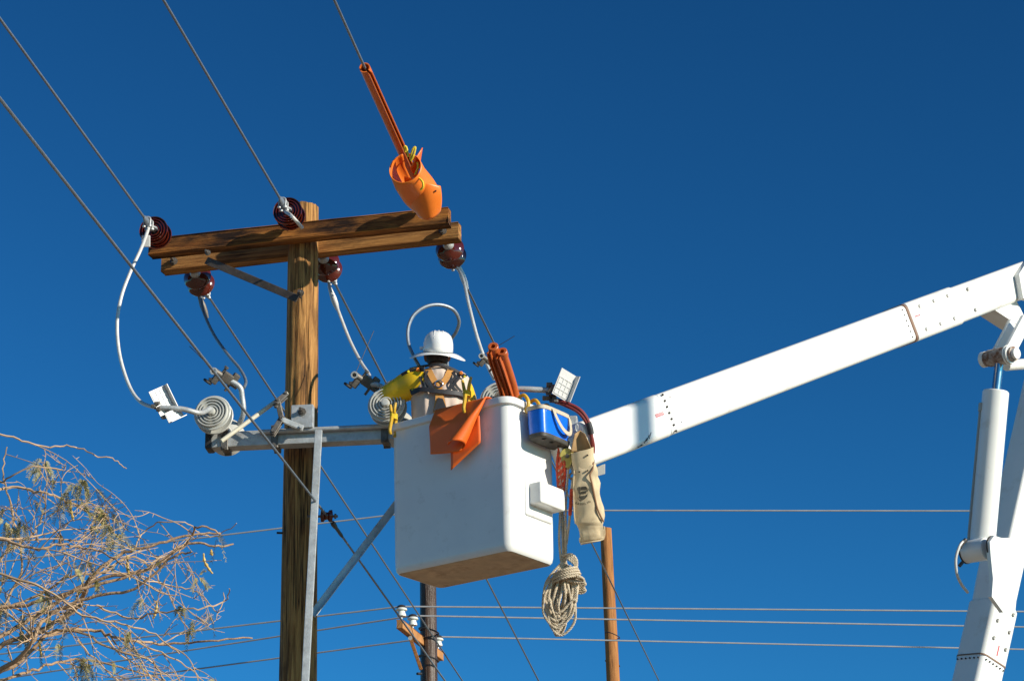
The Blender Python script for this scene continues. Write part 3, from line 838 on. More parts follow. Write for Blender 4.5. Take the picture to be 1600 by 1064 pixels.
# opening faces the line; the body is a drooping trough: build as a swept C that closes below
def hood(u, v):
    # v along the hood from the open mouth (0) to the tail (1), u around the section
    def lerp(a, b, t): return a + (b - a) * t
    s = v * (len(HS) - 1); i = min(int(s), len(HS) - 2); t = s - i
    c = HS[i][0].lerp(HS[i + 1][0], t); R = lerp(HS[i][1], HS[i + 1][1], t); fl = lerp(HS[i][2], HS[i + 1][2], t)
    a = lerp(-1.0, 1.0, u) * PI * lerp(0.95, 0.80, v)          # open along the top
    pw = 2 / lerp(2.0, 3.4, min(1, v * 1.6))
    sg = lambda q: math.copysign(abs(q) ** pw, q)
    # the rubber creases: a flat near panel on the right, a soft bulge on the left
    dr = HA[0] * sg(math.sin(a)) * R + HA[1] * (-sg(math.cos(a))) * R * fl
    return c + dr
hs = [(633, 263, 15.98), (641, 280, 16.10), (654, 298, 16.24), (662, 308, 16.34), (669, 319, 16.44)]
HS = []
for i, (x, y, dpt) in enumerate(hs):
    HS.append((P(x, y, dpt), (25, 25, 25, 23, 19)[i] * dpt / FOC, (1.0, 1.0, 1.0, 1.0, 1.0)[i]))
hax = (HS[-1][0] - HS[0][0]).normalized()
side = hax.cross(Z).normalized()
HA = (side, side.cross(hax).normalized())
mb = MB().grid(hood, 40, 20)
o = obj('hood', mb, M['orange'], hc); solidify(o, 0.006, 1)
# broad side panel of the hood, hanging over the arm
def bez(a, b, c_, t): return a * (1 - t) ** 2 + 2 * b * t * (1 - t) + c_ * t * t
def panel(u, v):
    lx = bez(632, 634, 652, v); ly = bez(276, 314, 335, v)
    rx = bez(688, 692, 688, v); ry = bez(291, 312, 330, v)
    x = lx + (rx - lx) * u; y = ly + (ry - ly) * u + 11 * v * v * math.sin(u * PI) ** 0.7
    return P(x, y, 16.13 - 0.075 * math.sin(PI * (0.12 + 0.80 * u)) ** 0.8 + 0.10 * v * v + 0.06 * (1 - u) ** 3)
o = obj('side_panel', MB().grid(panel, 24, 16), M['orange'], hc, smooth=80); solidify(o, 0.006, 0)
# raised flap with rope at the mouth
fl = [P(641, 262, 16.0), P(660, 231, 16.05), P(655, 262, 16.08), P(650, 282, 16.1)]
mb = MB().grid(lambda u, v: (fl[0].lerp(fl[3], v)).lerp(fl[1].lerp(fl[2], v), u) - Fw * (0.02 * math.sin(u * PI)), 8, 8)
o = obj('flap', mb, M['orange_in'], hc); solidify(o, 0.006)
for pts in ([(633, 238, 16.0), (632, 230, 15.98), (635, 231, 15.98), (638, 246, 15.98)], [(641, 250, 15.97), (645, 234, 15.96), (649, 231, 15.96), (646, 244, 15.96), (642, 252, 15.97)],
            [(652, 254, 16.0), (653, 262, 15.99), (648, 274, 15.98)], [(654, 278, 15.96), (660, 284, 15.94), (661, 292, 15.94), (657, 297, 15.95)]):
    obj('rope_loop', MB().tube(spline([P(*p) for p in pts], 6), 0.0075, 8), M['yrope'], hc)
obj('eyelet', MB().lathe(P(681, 299, 16.10), -Fw, [(0.006, 0), (0.006, 0.03)], seg=10), M['black_iron'], hc)

# ------------------------------------------------------------------ aerial lift: bucket, booms, cylinder
BZ = P(797, 860, 15.4)
NB = V((BZ.x, BZ.y, BZ.z))
EX = V((-0.815, 0.58, 0)).normalized(); EY = V((0.58, 0.815, 0)).normalized()
BL, BW, BH = 0.985, 0.53, 1.06
lower_base = P(1372, 1905, 17.6); lower_base.z = 0.0
lift = thing('aerial_lift', lower_base, 'white bucket lift with long boom reaching in from the right to the pole', 'bucket lift')
def rrect(c, z, l, w, r, n=6):
    pts = []
    for (sx, sy, a0) in ((1, 1, 0), (-1, 1, PI / 2), (-1, -1, PI), (1, -1, 1.5 * PI)):
        for k in range(n + 1):
            a = a0 + PI / 2 * k / n
            pts.append(c + EX * (sx * (l / 2 - r) + math.cos(a) * r) + EY * (sy * (w / 2 - r) + math.sin(a) * r) + Z * z)
    return pts
BC = NB + EX * (BL / 2 - 0.01) + EY * (BW / 2 - 0.01)
def lv(z, grow, r=0.062): return rrect(BC, z, BL + 2 * grow, BW + 2 * grow, r + grow)
rings = [lv(0.035, -0.10, .12), lv(0.012, -0.035), lv(0.006, -0.022), lv(0.022, -0.006), lv(0.05, 0.0), lv(0.10, 0.002), lv(0.35, 0.004), lv(0.65, 0.008), lv(0.98, 0.011), lv(1.004, 0.012)]
mb = MB(); mb.loft(rings, caps=False)
bucket = obj('bucket', mb, M['bucket'], lift, frame_from(BC, EX, EY, Z), smooth=45)
mb = MB().loft([lv(1.003, 0.010), lv(1.006, 0.030), lv(1.012, 0.036), lv(1.045, 0.036), lv(1.056, 0.03), lv(1.058, 0.012), lv(1.05, -0.008), lv(1.0, -0.012), lv(0.5, -0.018), lv(0.06, -0.024), lv(0.05, -0.06)], caps=False)
mb.add(lv(0.05, -0.06), [tuple(range(28))])
obj('rim', mb, M['bucket'], bucket, frame_from(BC, EX, EY, Z), smooth=45)
mb = MB(); mb.add(lv(0.0345, -0.099, .119), [tuple(range(28))])
fl_ = lv(0.033, -0.06, .09)
mb = MB().loft([lv(0.0085, -0.03), lv(0.004, -0.032), lv(0.010, -0.075, .1), lv(0.018, -0.14, .1), lv(0.02, -0.2, .1)])
obj('underside', mb, M['bucket_floor'], bucket, frame_from(BC, EX, EY, Z), smooth=60)
# molded step on the sunlit end
def end_pt(v, z, out=0.0):
    """point on the sunlit (right) face: v along EY from the near corner, z up from the bottom"""
    return NB + EY * v + Z * z - EX * (0.002 + 0.006 * z + out)
sa = (EY, EX * -1, Z)
mb = MB().box(end_pt(0.31, 0.40, 0.004), sa, (0.31, 0.040, 0.255), bev=0.018, seg=3)
st = obj('step_moulding', mb, M['bucket'], bucket)
mb = MB().box(end_pt(0.335, 0.425, 0.060), sa, (0.285, 0.115, 0.150), bev=0.015, seg=3)
obj('step', mb, M['bucket'], bucket)
# scuff marks: small raised chips
mb = MB()
rq = random.Random(5)
for i in range(16):
    u = rq.random() * 0.85 + 0.05; z = rq.choice((0.06, 0.07, 0.5, 0.9)) + rq.random() * 0.12
    mb.box(NB + EX * u + Z * z - EY * (0.004 + 0.009 * z), (EX, EY, Z), (0.004 + rq.random() * .006, 0.0015, 0.006 + rq.random() * 0.014), seg=1)
obj('chips', mb, mat('dark_chip', (0.14, 0.13, 0.12), 0.8), bucket)

# upper boom
BA = P(925, 690, 16.15); BB = P(1590, 441, 20.05)
bd = (BB - BA).normalized()
bn = V((bd.y, -bd.x, 0)).normalized()           # visible, sunlit side
bu = bn.cross(bd) * 1.0
if bu.z < 0: bu = -bu
def sect(c, w, h, r, n=5):
    pts = []
    for (sx, sy, a0) in ((1, 1, 0), (-1, 1, PI / 2), (-1, -1, PI), (1, -1, 1.5 * PI)):
        for k in range(n + 1):
            a = a0 + PI / 2 * k / n
            pts.append(c + bn * (sx * (w / 2 - r) + math.cos(a) * r) + bu * (sy * (h / 2 - r) + math.sin(a) * r))
    return pts
def along(px):
    """distance along the boom whose axis shows at pixel column px"""
    lo, hi = -2.0, 8.0
    for _ in range(50):
        m_ = (lo + hi) / 2; q = BA + bd * m_ - CAM
        x = 800 + FOC * q.dot(Rt) / q.dot(Fw)
        if x < px: lo = m_
        else: hi = m_
    return lo
def tube_sec(name, s0, s1, w, h, r, m, parent, ch=0.004):
    c = lambda s: BA + bd * s
    mb = MB().loft([sect(c(s0), w - 2 * ch, h - 2 * ch, r), sect(c(s0 + ch), w, h, r), sect(c(s1 - ch), w, h, r), sect(c(s1), w - 2 * ch, h - 2 * ch, r)])
    return obj(name, mb, m, parent, frame_from(BA, bd, bn, bu))
S_JOINT = along(1405); S_SLEEVE = along(1478); S_CAP = along(1021)
HB = 0.305
upper = tube_sec('upper_boom', S_CAP, S_JOINT, 0.25, HB, 0.045, M['fibre'], lift)
tip = tube_sec('boom_tip', -0.17, S_CAP - 0.004, 0.256, HB + 0.006, 0.05, M['fibre'], lift)
sleeve = tube_sec('boom_sleeve', S_JOINT + 0.02, S_SLEEVE, 0.262, HB + 0.016, 0.045, M['boom_paint'], lift)
inner = tube_sec('boom_root', S_SLEEVE - 0.02, along(1600) + 0.45, 0.25, HB - 0.004, 0.04, M['boom_paint'], lift)
c = lambda s: BA + bd * s
mb = MB().loft([sect(c(S_JOINT - .012), .25, HB + .0, .045), sect(c(S_JOINT - .006), .262, HB + .012, .05), sect(c(S_JOINT + .016), .262, HB + .012, .05), sect(c(S_JOINT + .022), .25, HB, .045)], caps=False)
obj('joint_ring', mb, M['seam'], upper, frame_from(BA, bd, bn, bu))
def studs(parent, lst, r, ln, m, ring=False):
    for s_, h_ in lst:
        p = BA + bd * s_ + bn * 0.1245 + bu * h_
        mb = MB().lathe(p, bn, [(r, 0), (r, ln * 0.7), (r * 0.7, ln)], seg=8)
        obj('rivet', mb, M[m], parent)
studs(upper, [(S_CAP + 0.035, HB * (0.44 - 0.147 * k)) for k in range(7)], 0.0085, 0.012, 'bolt')
studs(upper, [(S_CAP + 0.10, 0.10), (S_CAP + 0.12, -0.09)], 0.004, 0.006, 'bolt')
studs(upper, [(S_JOINT - 0.055, HB * (0.38 - 0.15 * k)) for k in range(6)], 0.006, 0.006, 'bolt')
ds = (S_SLEEVE - S_JOINT) / 3
for s_, h_ in [(S_JOINT + ds * (0.75 + 0.9 * k), 0.095) for k in range(3)] + [(S_JOINT + ds * (0.65 + 0.9 * k), -0.095) for k in range(3)] + [(S_SLEEVE + 0.2, 0.09), (S_SLEEVE + 0.2, -0.09)]:
    p = BA + bd * s_ + bn * 0.125 + bu * h_
    mb = MB().lathe(p, bn, [(0.0155, 0), (0.0155, 0.010), (0.013, 0.013), (0.007, 0.011)], seg=14)
    obj('plug', mb, M['bolt_grey'], sleeve)
def text_mesh(body, size):
    cu = bpy.data.curves.new('lettering', 'FONT'); cu.body = body; cu.size = size; cu.align_x = 'CENTER'; cu.align_y = 'CENTER'; cu.extrude = 0.0004; cu.resolution_u = 3
    o_ = bpy.data.objects.new('lettering', cu); scene.collection.objects.link(o_)
    dg = bpy.context.evaluated_depsgraph_get()
    me = o_.evaluated_get(dg).to_mesh()
    vs = [v_.co.copy() for v_ in me.vertices]; fs = [tuple(p.vertices) for p in me.polygons]
    o_.evaluated_get(dg).to_mesh_clear()
    bpy.data.objects.remove(o_); bpy.data.curves.remove(cu)
    return vs, fs
def sticker(parent, s_, h_, w, h):
    p = BA + bd * s_ + bn * (0.1305 if parent is sleeve else 0.1285) + bu * h_
    o_ = obj('warning_sticker', MB().box(p, (bd, bu, bn), (w, h, 0.0012)), M['redlabel'], parent)
    vs, fs = text_mesh('DANGER', h * 0.9)
    mb = MB(); mb.add([p + bd * v_.x + bu * v_.y + bn * (0.0015 + v_.z) for v_ in vs], fs)
    obj('lettering', mb, M['whitelabel'], o_, smooth=0)
sticker(tip, S_CAP - 0.065, 0.012, 0.09, 0.024)
sticker(sleeve, S_JOINT + 0.10, 0.03, 0.07, 0.012)
# black scrape under the boom tip
mb = MB()
s_ = along(988)
for i in range(5):
    mb.box(BA + bd * (s_ - 0.03 * i) + bn * (0.129 - 0.012 * (i > 2)) - bu * (0.10 + 0.011 * i), ((bd + bu * (0.9 - 0.2 * i)).normalized(), (bu - bd * 0.3).normalized(), bn), (0.055, 0.005, 0.003))
obj('scrape', mb, M['bolt'], tip)
# mounting knuckle between boom tip and bucket
mb = MB().box(BA - bd * 0.20 - bu * 0.02 - bn * 0.05, (bd, bn, bu), (0.22, 0.12, 0.2), bev=0.02)
obj('bucket_mount', mb, M['boom_paint'], lift)
mb = MB().box(P(930, 737, 16.15), ((P(947, 732, 16.15) - P(930, 737, 16.15)).normalized(), Up, Fw), (0.14, 0.068, 0.008), bev=0.002, seg=1)
obj('name_plate', mb, M['card'], lift)

# lower boom in the same vertical plane
la = P(1526, 1064, 19.0); lb = P(1652, 505, 20.4)
lo_d = (lb - la).normalized()
ln_ = (bn - lo_d * bn.dot(lo_d)).normalized()    # sunlit side
lf = lo_d.cross(ln_).normalized()
if lf.dot(bd) > 0: lf = -lf                      # shaded side, faces left towards the camera
def sect2(c, w, h, r, n=5):
    pts = []
    for (sx, sy, a0) in ((1, 1, 0), (-1, 1, PI / 2), (-1, -1, PI), (1, -1, 1.5 * PI)):
        for k in range(n + 1):
            a = a0 + PI / 2 * k / n
            pts.append(c + ln_ * (sx * (w / 2 - r) + math.cos(a) * r) + lf * (sy * (h / 2 - r) + math.sin(a) * r))
    return pts
def at2(s): return la + lo_d * s
def s2(py):
    lo, hi = -6.0, 6.0
    for _ in range(50):
        m_ = (lo + hi) / 2; q = at2(m_) - CAM
        y = 532 - FOC * q.dot(Up) / q.dot(Fw)
        if y > py: lo = m_
        else: hi = m_
    return lo
down = (la - V((0, 0, 0))).z / lo_d.z - 1.3
LW, LHh = 0.30, 0.30
mb = MB().loft([sect2(at2(-down), LW, LHh, .05), sect2(at2(s2(1034)), LW, LHh, .05)])
lower = obj('lower_boom', mb, M['fibre'], lift, frame_from(la, lo_d, ln_, lf))
mb = MB().loft([sect2(at2(s2(1033)), LW + .006, LHh + .006, .05), sect2(at2(s2(950)), LW + .006, LHh + .006, .05), sect2(at2(s2(946)), LW - .01, LHh - .02, .05)])
lsleeve = obj('lower_sleeve', mb, M['boom_paint'], lift, frame_from(la, lo_d, ln_, lf))
mb = MB().loft([sect2(at2(s2(948)), LW - .04, LHh - .05, .03) , sect2(at2(s2(505)), LW - .04, LHh - .05, .03)])
obj('lower_boom_neck', mb, M['boom_paint'], lift, frame_from(la, lo_d, ln_, lf))
mb = MB().loft([sect2(at2(s2(1034) - .006), LW + .010, LHh + .010, .05), sect2(at2(s2(1034) + .006), LW + .010, LHh + .010, .05)], caps=False)
obj('joint_ring', mb, M['seam'], lower)
for k in range(6):
    for (n_, o_, hs_) in ((lf, ln_, LHh), (ln_, lf, LW)):
        p = at2(s2(1034) - 0.035) + n_ * hs_ / 2 + o_ * (LW * (0.36 - 0.145 * k))
        obj('rivet', MB().lathe(p, n_, [(0.007, 0), (0.007, 0.010)], seg=8), M['bolt'], lower)
for k in range(3):
    for q in (-1, 1):
        p = at2(s2(1010 - 27 * k) + (0.03 if q > 0 else 0)) + ln_ * (LW / 2 + .003) + lf * (0.08 * q)
        obj('plug', MB().lathe(p, ln_, [(0.0155, 0), (0.0155, 0.010), (0.013, 0.013), (0.007, 0.011)], seg=14), M['bolt_grey'], lsleeve)
p = at2(s2(1018)) + ln_ * (LW / 2 + .0045) + lf * 0.0
obj('warning_sticker', MB().box(p, (lo_d, lf, ln_), (0.09, 0.012, 0.0012)), M['redlabel'], lsleeve)
# turret that carries the lower boom
tb = at2(-down)
lift_base = V((tb.x, tb.y, 0))
mb = MB().lathe(lift_base, Z, [(0.55, 0), (0.55, 0.12), (0.42, 0.14), (0.40, 1.1), (0.46, 1.12), (0.46, 1.2), (0.2, 1.22)], seg=32).box(tb + Z * 0.0, (lo_d, ln_, lf), (0.5, 0.42, 0.42), bev=0.03)
obj('turret', mb, M['boom_paint'], lift)
# elbow: side plates, dark underside bracket, link and pin
ec = P(1596, 452, 19.75)
mb = MB()
out_ = [(-0.26, -0.14), (-0.18, -0.165), (0.30, -0.50), (0.6, -0.42), (0.6, 0.30), (-0.05, 0.12), (-0.19, 0.06)]
mb.prism(out_, BA + bd * along(1588) + bn * 0.155, (bd, bu, bn), 0.05)
elbow = obj('elbow_plate', mb, M['boom_paint'], lift, smooth=20)
mb = MB().prism([(-0.30, 0.0), (0.05, 0.0), (0.10, -0.26), (-0.02, -0.22)], BA + bd * along(1562) - bu * 0.145, (bd, bu, bn), 0.16)
obj('elbow_bracket', mb, M['boom_paint'], lift, smooth=20)
# link from elbow to the pin
k0 = P(1600, 505, 19.35); k1 = P(1575, 553, 19.1)
kx = (k1 - k0).normalized(); ks = kx.cross(bn).normalized()
for o_ in (0.0, 0.13):
    mb = MB().box((k0 + k1) / 2 - bn * o_, (kx, ks, bn), ((k1 - k0).length + 0.1, 0.11, 0.045), bev=0.012)
    obj('link', mb, M['boom_paint'], lift)
pin_a = P(1537, 562, 19.2); pin_b = P(1588, 552, 18.95)
pd = (pin_b - pin_a).normalized()
mb = MB().lathe(pin_a, pd, [(0.05, 0), (0.062, 0.01), (0.062, 0.06), (0.07, 0.062), (0.07, 0.24), (0.06, 0.245), (0.06, 0.31)], seg=26)
pin = obj('pivot_pin', mb, M['rust'], lift)
mb = MB().lathe(pin_a - pd * 0.02, pd, [(0.05, 0), (0.064, 0.012), (0.064, 0.05)], seg=26)
obj('pin_collar', mb, M['boom_paint'], pin)
mb = MB().lathe(pin_a + pd * 0.25, pd, [(0.08, 0), (0.08, 0.012), (0.066, 0.013), (0.066, 0.022), (0.078, 0.023), (0.078, 0.035), (0.045, 0.037), (0.045, 0.09)], seg=26)
obj('pin_nut', mb, M['boom_paint'], pin)
obj('cross_tube', MB().tube([P(1572, 571, 19.2), P(1640, 566, 19.6)], 0.045, 14), M['boom_paint'], lift)
# cylinder
c0 = P(1533, 866, 18.75); c1 = P(1556, 611, 19.0); c2 = P(1562, 560, 19.08)
cd = (c1 - c0).normalized()
cl = (c1 - c0).length
mb = MB().lathe(c0, cd, [(0.05, 0.0), (0.104, 0.03), (0.106, cl - 0.012), (0.098, cl), (0.045, cl + 0.001)], seg=36)
cyl = obj('hydraulic_cylinder', mb, M['boom_paint'], lift)
obj('piston_rod', MB().tube([c1 - cd * 0.02, c2], 0.036, 24), M['chrome'], cyl)
mb = MB().tube([c0 + cd * 0.05 - Rt * 0.112, c1 - cd * 0.10 - Rt * 0.112], 0.011, 8).box(c1 - cd * 0.13 - Rt * 0.105, (Rt, cd, Rt.cross(cd)), (0.045, 0.07, 0.04), bev=0.006)
obj('oil_line', mb, M['bolt_grey'], cyl)
# cylinder foot: barrel between two ears of the lower boom
f0 = P(1509, 862, 18.78); f1 = P(1548, 856, 18.62)
fd = (f1 - f0).normalized()
mb = MB().lathe(f0, fd, [(0.085, 0), (0.092, 0.01), (0.092, 0.19), (0.085, 0.2)], seg=28)
obj('cylinder_foot', mb, M['boom_paint'], cyl)
mb = MB()
for q in (f0 - fd * 0.005, f1 + fd * 0.02):
    mb.lathe(q, fd, [(0.096, 0), (0.096, 0.010)], seg=28)
obj('foot_washer', mb, M['bolt'], cyl)
for q in (f1 + fd * 0.045,):
    mb = MB().prism([(-0.09, -0.02), (-0.07, 0.06), (0.0, 0.095), (0.10, 0.05), (0.26, -0.03), (0.40, -0.06), (0.46, -0.22), (-0.2, -0.24)], q, (lo_d * -1, lf, fd), 0.035)
    obj('mount_ear', mb, M['boom_paint'], lift, smooth=20)
# throat below the foot barrel
mb = MB().loft([sect2(at2(s2(946)), LW - .02, LHh - .02, .05), sect2(at2(s2(915)) + lf * 0.02, LW * 0.86, LHh * 0.95, .05), sect2(at2(s2(880)) + lf * 0.07, LW * 0.72, LHh * 0.8, .05)])
obj('cylinder_saddle', mb, M['boom_paint'], lift)
hz = [P(1509, 843, 18.7), P(1500, 852, 18.65), P(1493.5, 872, 18.62), P(1495, 895, 18.62), P(1502, 912, 18.68), P(1512, 925, 18.75)]
obj('hydraulic_hose', MB().tube(spline(hz, 8), 0.012, 10), M['alu_pale'], lift)
obj('hose_ferrule', MB().tube([hz[0], P(1503, 849, 18.67), P(1499.5, 855, 18.65)], 0.017, 10), M['black_iron'], lift)
mb = MB().tube([P(1504, 878, 18.66), P(1499, 884, 18.64)], 0.014, 8)
obj('hose_fitting', mb, M['black_iron'], lift)

# ------------------------------------------------------------------ things hanging on the bucket
def face_pt(u, z, out=0.0):
    """point on the shaded long face: u along EX from the near corner"""
    return NB + EX * u + Z * z - EY * (out + 0.002 + 0.006 * z)
RIM = 1.058
# orange blanket draped over the rim, its right edge curling outwards
bl = thing('rubber_blanket', face_pt(0.3, 0.55), 'orange rubber blanket draped over the bucket rim with a curled edge', 'rubber blanket')
U0_ = 0.545
def drape(z_):
    """profile over the rim: returns (z, out)"""
    if z_ < 0.10:                 # inside
        return RIM + 0.004 - (0.10 - z_) * 1.0, -0.012 - 0.0
    if z_ < 0.17:
        t = (z_ - 0.10) / 0.07
        return RIM + 0.006 + 0.004 * math.sin(t * PI), -0.012 + t * 0.062
    d_ = z_ - 0.17
    return RIM + 0.006 - d_, 0.050 - 0.008 * min(1, d_ * 4) + 0.004 * math.sin(d_ * 14)
def stand_off(u_):
    return 0.085 * max(0, u_ - 0.12) / 0.42        # stiff rubber stands away from the wall at its left edge
def blanket(u, v):
    zl = v * 0.50
    z, out = drape(zl)
    s_ = u * 0.66
    low = max(0, (zl - 0.15) / 0.35)
    wflat = 0.425 - 0.20 * low
    so = lambda q: stand_off(q) * min(1, low * 2.2)
    if s_ <= wflat or low <= 0:
        q = U0_ - min(s_, wflat)
        return face_pt(q, z - 0.015 * low * math.sin(s_ * 9), out + so(q) + 0.010 * low * math.sin(s_ * 7))
    r = 0.004 + 0.056 * low
    a = min((s_ - wflat) / r, 4.5)
    q = U0_ - wflat
    return face_pt(q - r * math.sin(a) - 0.0 , z + 0.03 * low * math.sin(a * .5), out + so(q) + r * (1 - math.cos(a)))
mb = MB().grid(blanket, 90, 40)
o = obj('sheet', mb, M['orange_in'], bl, smooth=60); solidify(o, 0.005, 1)
def under(u, v):
    zl = 0.2 + v * 0.38
    z, out = drape(zl)
    q = 0.405 - u * 0.215
    return face_pt(q, z - 0.05 * v * (1 - u) + 0.11 * u * v, out - 0.012 + stand_off(q) * min(1, v * 1.8))
o = obj('lower_fold', MB().grid(under, 12, 12), M['orange_in'], bl); solidify(o, 0.005, 1)

def rope_clamp(c, label, splay=(-0.02, 0.03), h=0.24, yaw=0.0):
    """yellow plastic clothes-pin clamp biting the rim: two crossed arms, jaw hook, pivot"""
    t = thing('blanket_clamp', c, label, 'clamp', 'yellow clamps on the bucket rim')
    out = -EY
    for k, q in enumerate(splay):
        pts = [c + Z * h * 0.62 + EX * -q * 1.7 + out * (0.01 + 0.015 * k), c + Z * h * 0.35 - EX * q + out * (0.012 + 0.012 * k), c + Z * 0.03 + EX * q * 0.2 + out * (0.03 - 0.05 * k), c - Z * h * 0.28 + EX * q * 0.4 + out * (0.055 - 0.08 * k), c - Z * h * 0.42 + EX * q * 0.4 + out * (0.045 - 0.055 * k)]
        obj('arm', MB().tube(spline(pts, 6), [0.009 + 0.004 * math.sin(i / 24 * PI) for i in range(25)], 8), M['yellow'], t)
    mb = MB()
    for i in range(5):
        mb.tube([c + Z * (0.03 + 0.008 * i) + EX * (0.022 * math.cos(a)) + out * (0.03 * math.sin(a) + 0.005) for a in [2 * PI * j / 10 for j in range(10)]], 0.004, 6, closed=True)
    obj('spring_cord', mb, M['yrope'], t)
rope_clamp(face_pt(0.285, RIM + 0.02, 0.05), 'yellow clamp gripping the orange blanket to the rim')
rope_clamp(face_pt(0.93, RIM + 0.0, 0.03), 'yellow clamp at the left corner of the bucket rim', splay=(-0.015, 0.02), h=0.22)

# upright orange line hoses standing in the bucket
def upright_hose(path, R, label):
    pts_ = spline(path, 8)
    t = thing('line_hose', pts_[0], label, 'line hose', 'orange line hoses standing in the bucket')
    rings = []
    n = 20
    for i, cpt in enumerate(pts_):
        ax = (pts_[min(i + 1, len(pts_) - 1)] - pts_[max(0, i - 1)]).normalized()
        s_ = (Rt - ax * Rt.dot(ax)).normalized(); w = s_.cross(ax)
        if w.dot(Fw) > 0: w = -w
        g = 0.5; base = PI / 2 + 0.5
        ang = [base + g / 2 + (2 * PI - g) * k / n for k in range(n + 1)]
        lip = s_ * math.cos(base) + w * math.sin(base)
        q = i / (len(pts_) - 1)
        Rr = R * (1.12 - 0.12 * q)
        pts = [cpt + (s_ * math.cos(a) + w * math.sin(a)) * Rr for a in ang]
        pts = [pts[0] + lip * 0.035] + pts + [pts[-1] + lip * 0.035]
        inn = [cpt + (s_ * math.cos(a) + w * math.sin(a)) * (Rr - 0.012) for a in ang]
        inn = [pts[0] - s_ * 0.008] + inn + [pts[-1] + s_ * 0.008]
        rings.append(pts + inn[::-1])
    obj('hose', MB().c_loft(rings), M['orange_dk'], t)
    topp = pts_[-1]; ax = (pts_[-1] - pts_[-3]).normalized()
    obj('end_collar', MB().lathe(topp - ax * 0.04, ax, [(R - .012, 0), (R + .003, 0), (R + .007, 0.005), (R + .007, 0.044), (R + .003, 0.048), (R - .012, 0.048), (R - .014, 0.0)], seg=24, caps=False), M['orange_dk'], t)
floorz = NB.z + 0.055
q1 = P(790, 606, 15.93); q2 = P(803, 609, 15.95)
upright_hose([V((q1.x + .03, q1.y + .17, floorz + .02)), V((q1.x + .03, q1.y + .17, floorz + .5)), q1 + V((.01, .06, -.13)), q1, P(776, 563, 15.80), P(770.5, 542, 15.70)], 0.0285, 'left one of two orange hoses standing in the bucket')
upright_hose([V((q2.x + .06, q2.y + .17, floorz + .02)), V((q2.x + .06, q2.y + .17, floorz + .5)), q2 + V((.02, .06, -.13)), q2, P(792, 572, 15.82), P(784.5, 550, 15.72)], 0.0285, 'right one of two orange hoses standing in the bucket')

# blue tool bag on three amber hooks
TBV, TBZ = 0.30, 0.80
bo = end_pt(TBV, TBZ)
tb_ = thing('tool_bag', bo, 'blue vinyl tool bag with beige webbing hooked on the bucket rim', 'tool bag')
OUT = -EX
def oval(v, z, a, b, off, n=44, p=4.5):
    c = end_pt(v, z) + OUT * off
    r_ = []
    for k in range(n):
        t = 2 * PI * k / n
        cx_, sx_ = math.cos(t), math.sin(t)
        r_.append(c + EY * (a * math.copysign(abs(cx_) ** (2 / p), cx_)) + OUT * (b * 0.78 * math.copysign(abs(sx_) ** (2 / p), sx_)))
    return r_
TBO = 0.118
CV = 0.295
mb = MB().loft([oval(CV, 0.805, .150, .088, TBO), oval(CV, 0.81, .158, .094, TBO), oval(CV, 0.90, .166, .098, TBO), oval(CV, 0.985, .172, .100, TBO), oval(CV, 0.985, .166, .095, TBO), oval(CV, 0.86, .155, .088, TBO)], caps=False)
body = obj('body', mb, M['bluebag'], tb_)
mb = MB().loft([oval(CV, 0.785, .143, .082, TBO), oval(CV, 0.780, .154, .090, TBO), oval(CV, 0.788, .161, .097, TBO), oval(CV, 0.81, .162, .098, TBO), oval(CV, 0.816, .156, .09, TBO)])
bs = obj('base', mb, M['rubberblk'], tb_)
for k in range(3):
    obj('drain_stud', MB().lathe(end_pt(CV + 0.09 * (k - 1), 0.780) + OUT * (TBO + 0.02), -Z, [(0.014, 0), (0.014, 0.004), (0.006, 0.005)], seg=10), M['bolt'], bs)
mb = MB().loft([oval(CV, 0.972, .175, .103, TBO), oval(CV, 0.974, .178, .106, TBO), oval(CV, 1.0, .178, .106, TBO), oval(CV, 1.002, .170, .098, TBO)], caps=False)
obj('top_band', mb, M['webbing'], tb_)
def strap(pts, w, normal, m, parent, name='strap', th=0.004):
    """flat webbing along pts, width w, facing normal"""
    pts = spline(pts, 6); mb = MB(); rings = []
    for i, p in enumerate(pts):
        t = (pts[min(i + 1, len(pts) - 1)] - pts[max(0, i - 1)]).normalized()
        nn = normal(p) if callable(normal) else normal
        s_ = t.cross(nn).normalized(); n2 = s_.cross(t).normalized()
        rings.append([p + s_ * w / 2 + n2 * th / 2, p - s_ * w / 2 + n2 * th / 2, p - s_ * w / 2 - n2 * th / 2, p + s_ * w / 2 - n2 * th / 2])
    mb.loft(rings)
    return obj(name, mb, m, parent)
fo = TBO + 0.088
strap([end_pt(CV - 0.07, 0.99) + OUT * fo, end_pt(CV - 0.045, 0.93) + OUT * (fo + .01), end_pt(CV + 0.01, 0.865) + OUT * (fo + .02), end_pt(CV + 0.08, 0.845) + OUT * (fo + .02), end_pt(CV + 0.125, 0.885) + OUT * (fo + .008), end_pt(CV + 0.14, 0.985) + OUT * (fo - .012)], 0.028, OUT, M['webbing'], tb_, 'carry_strap')
strap([end_pt(CV - 0.137, 0.99) + OUT * (fo - .022), end_pt(CV - 0.132, 0.9) + OUT * (fo - .03), end_pt(CV - 0.13, 0.83) + OUT * (fo - .034)], 0.026, (OUT - EY * .8).normalized(), M['webbing'], tb_, 'seam_strap')
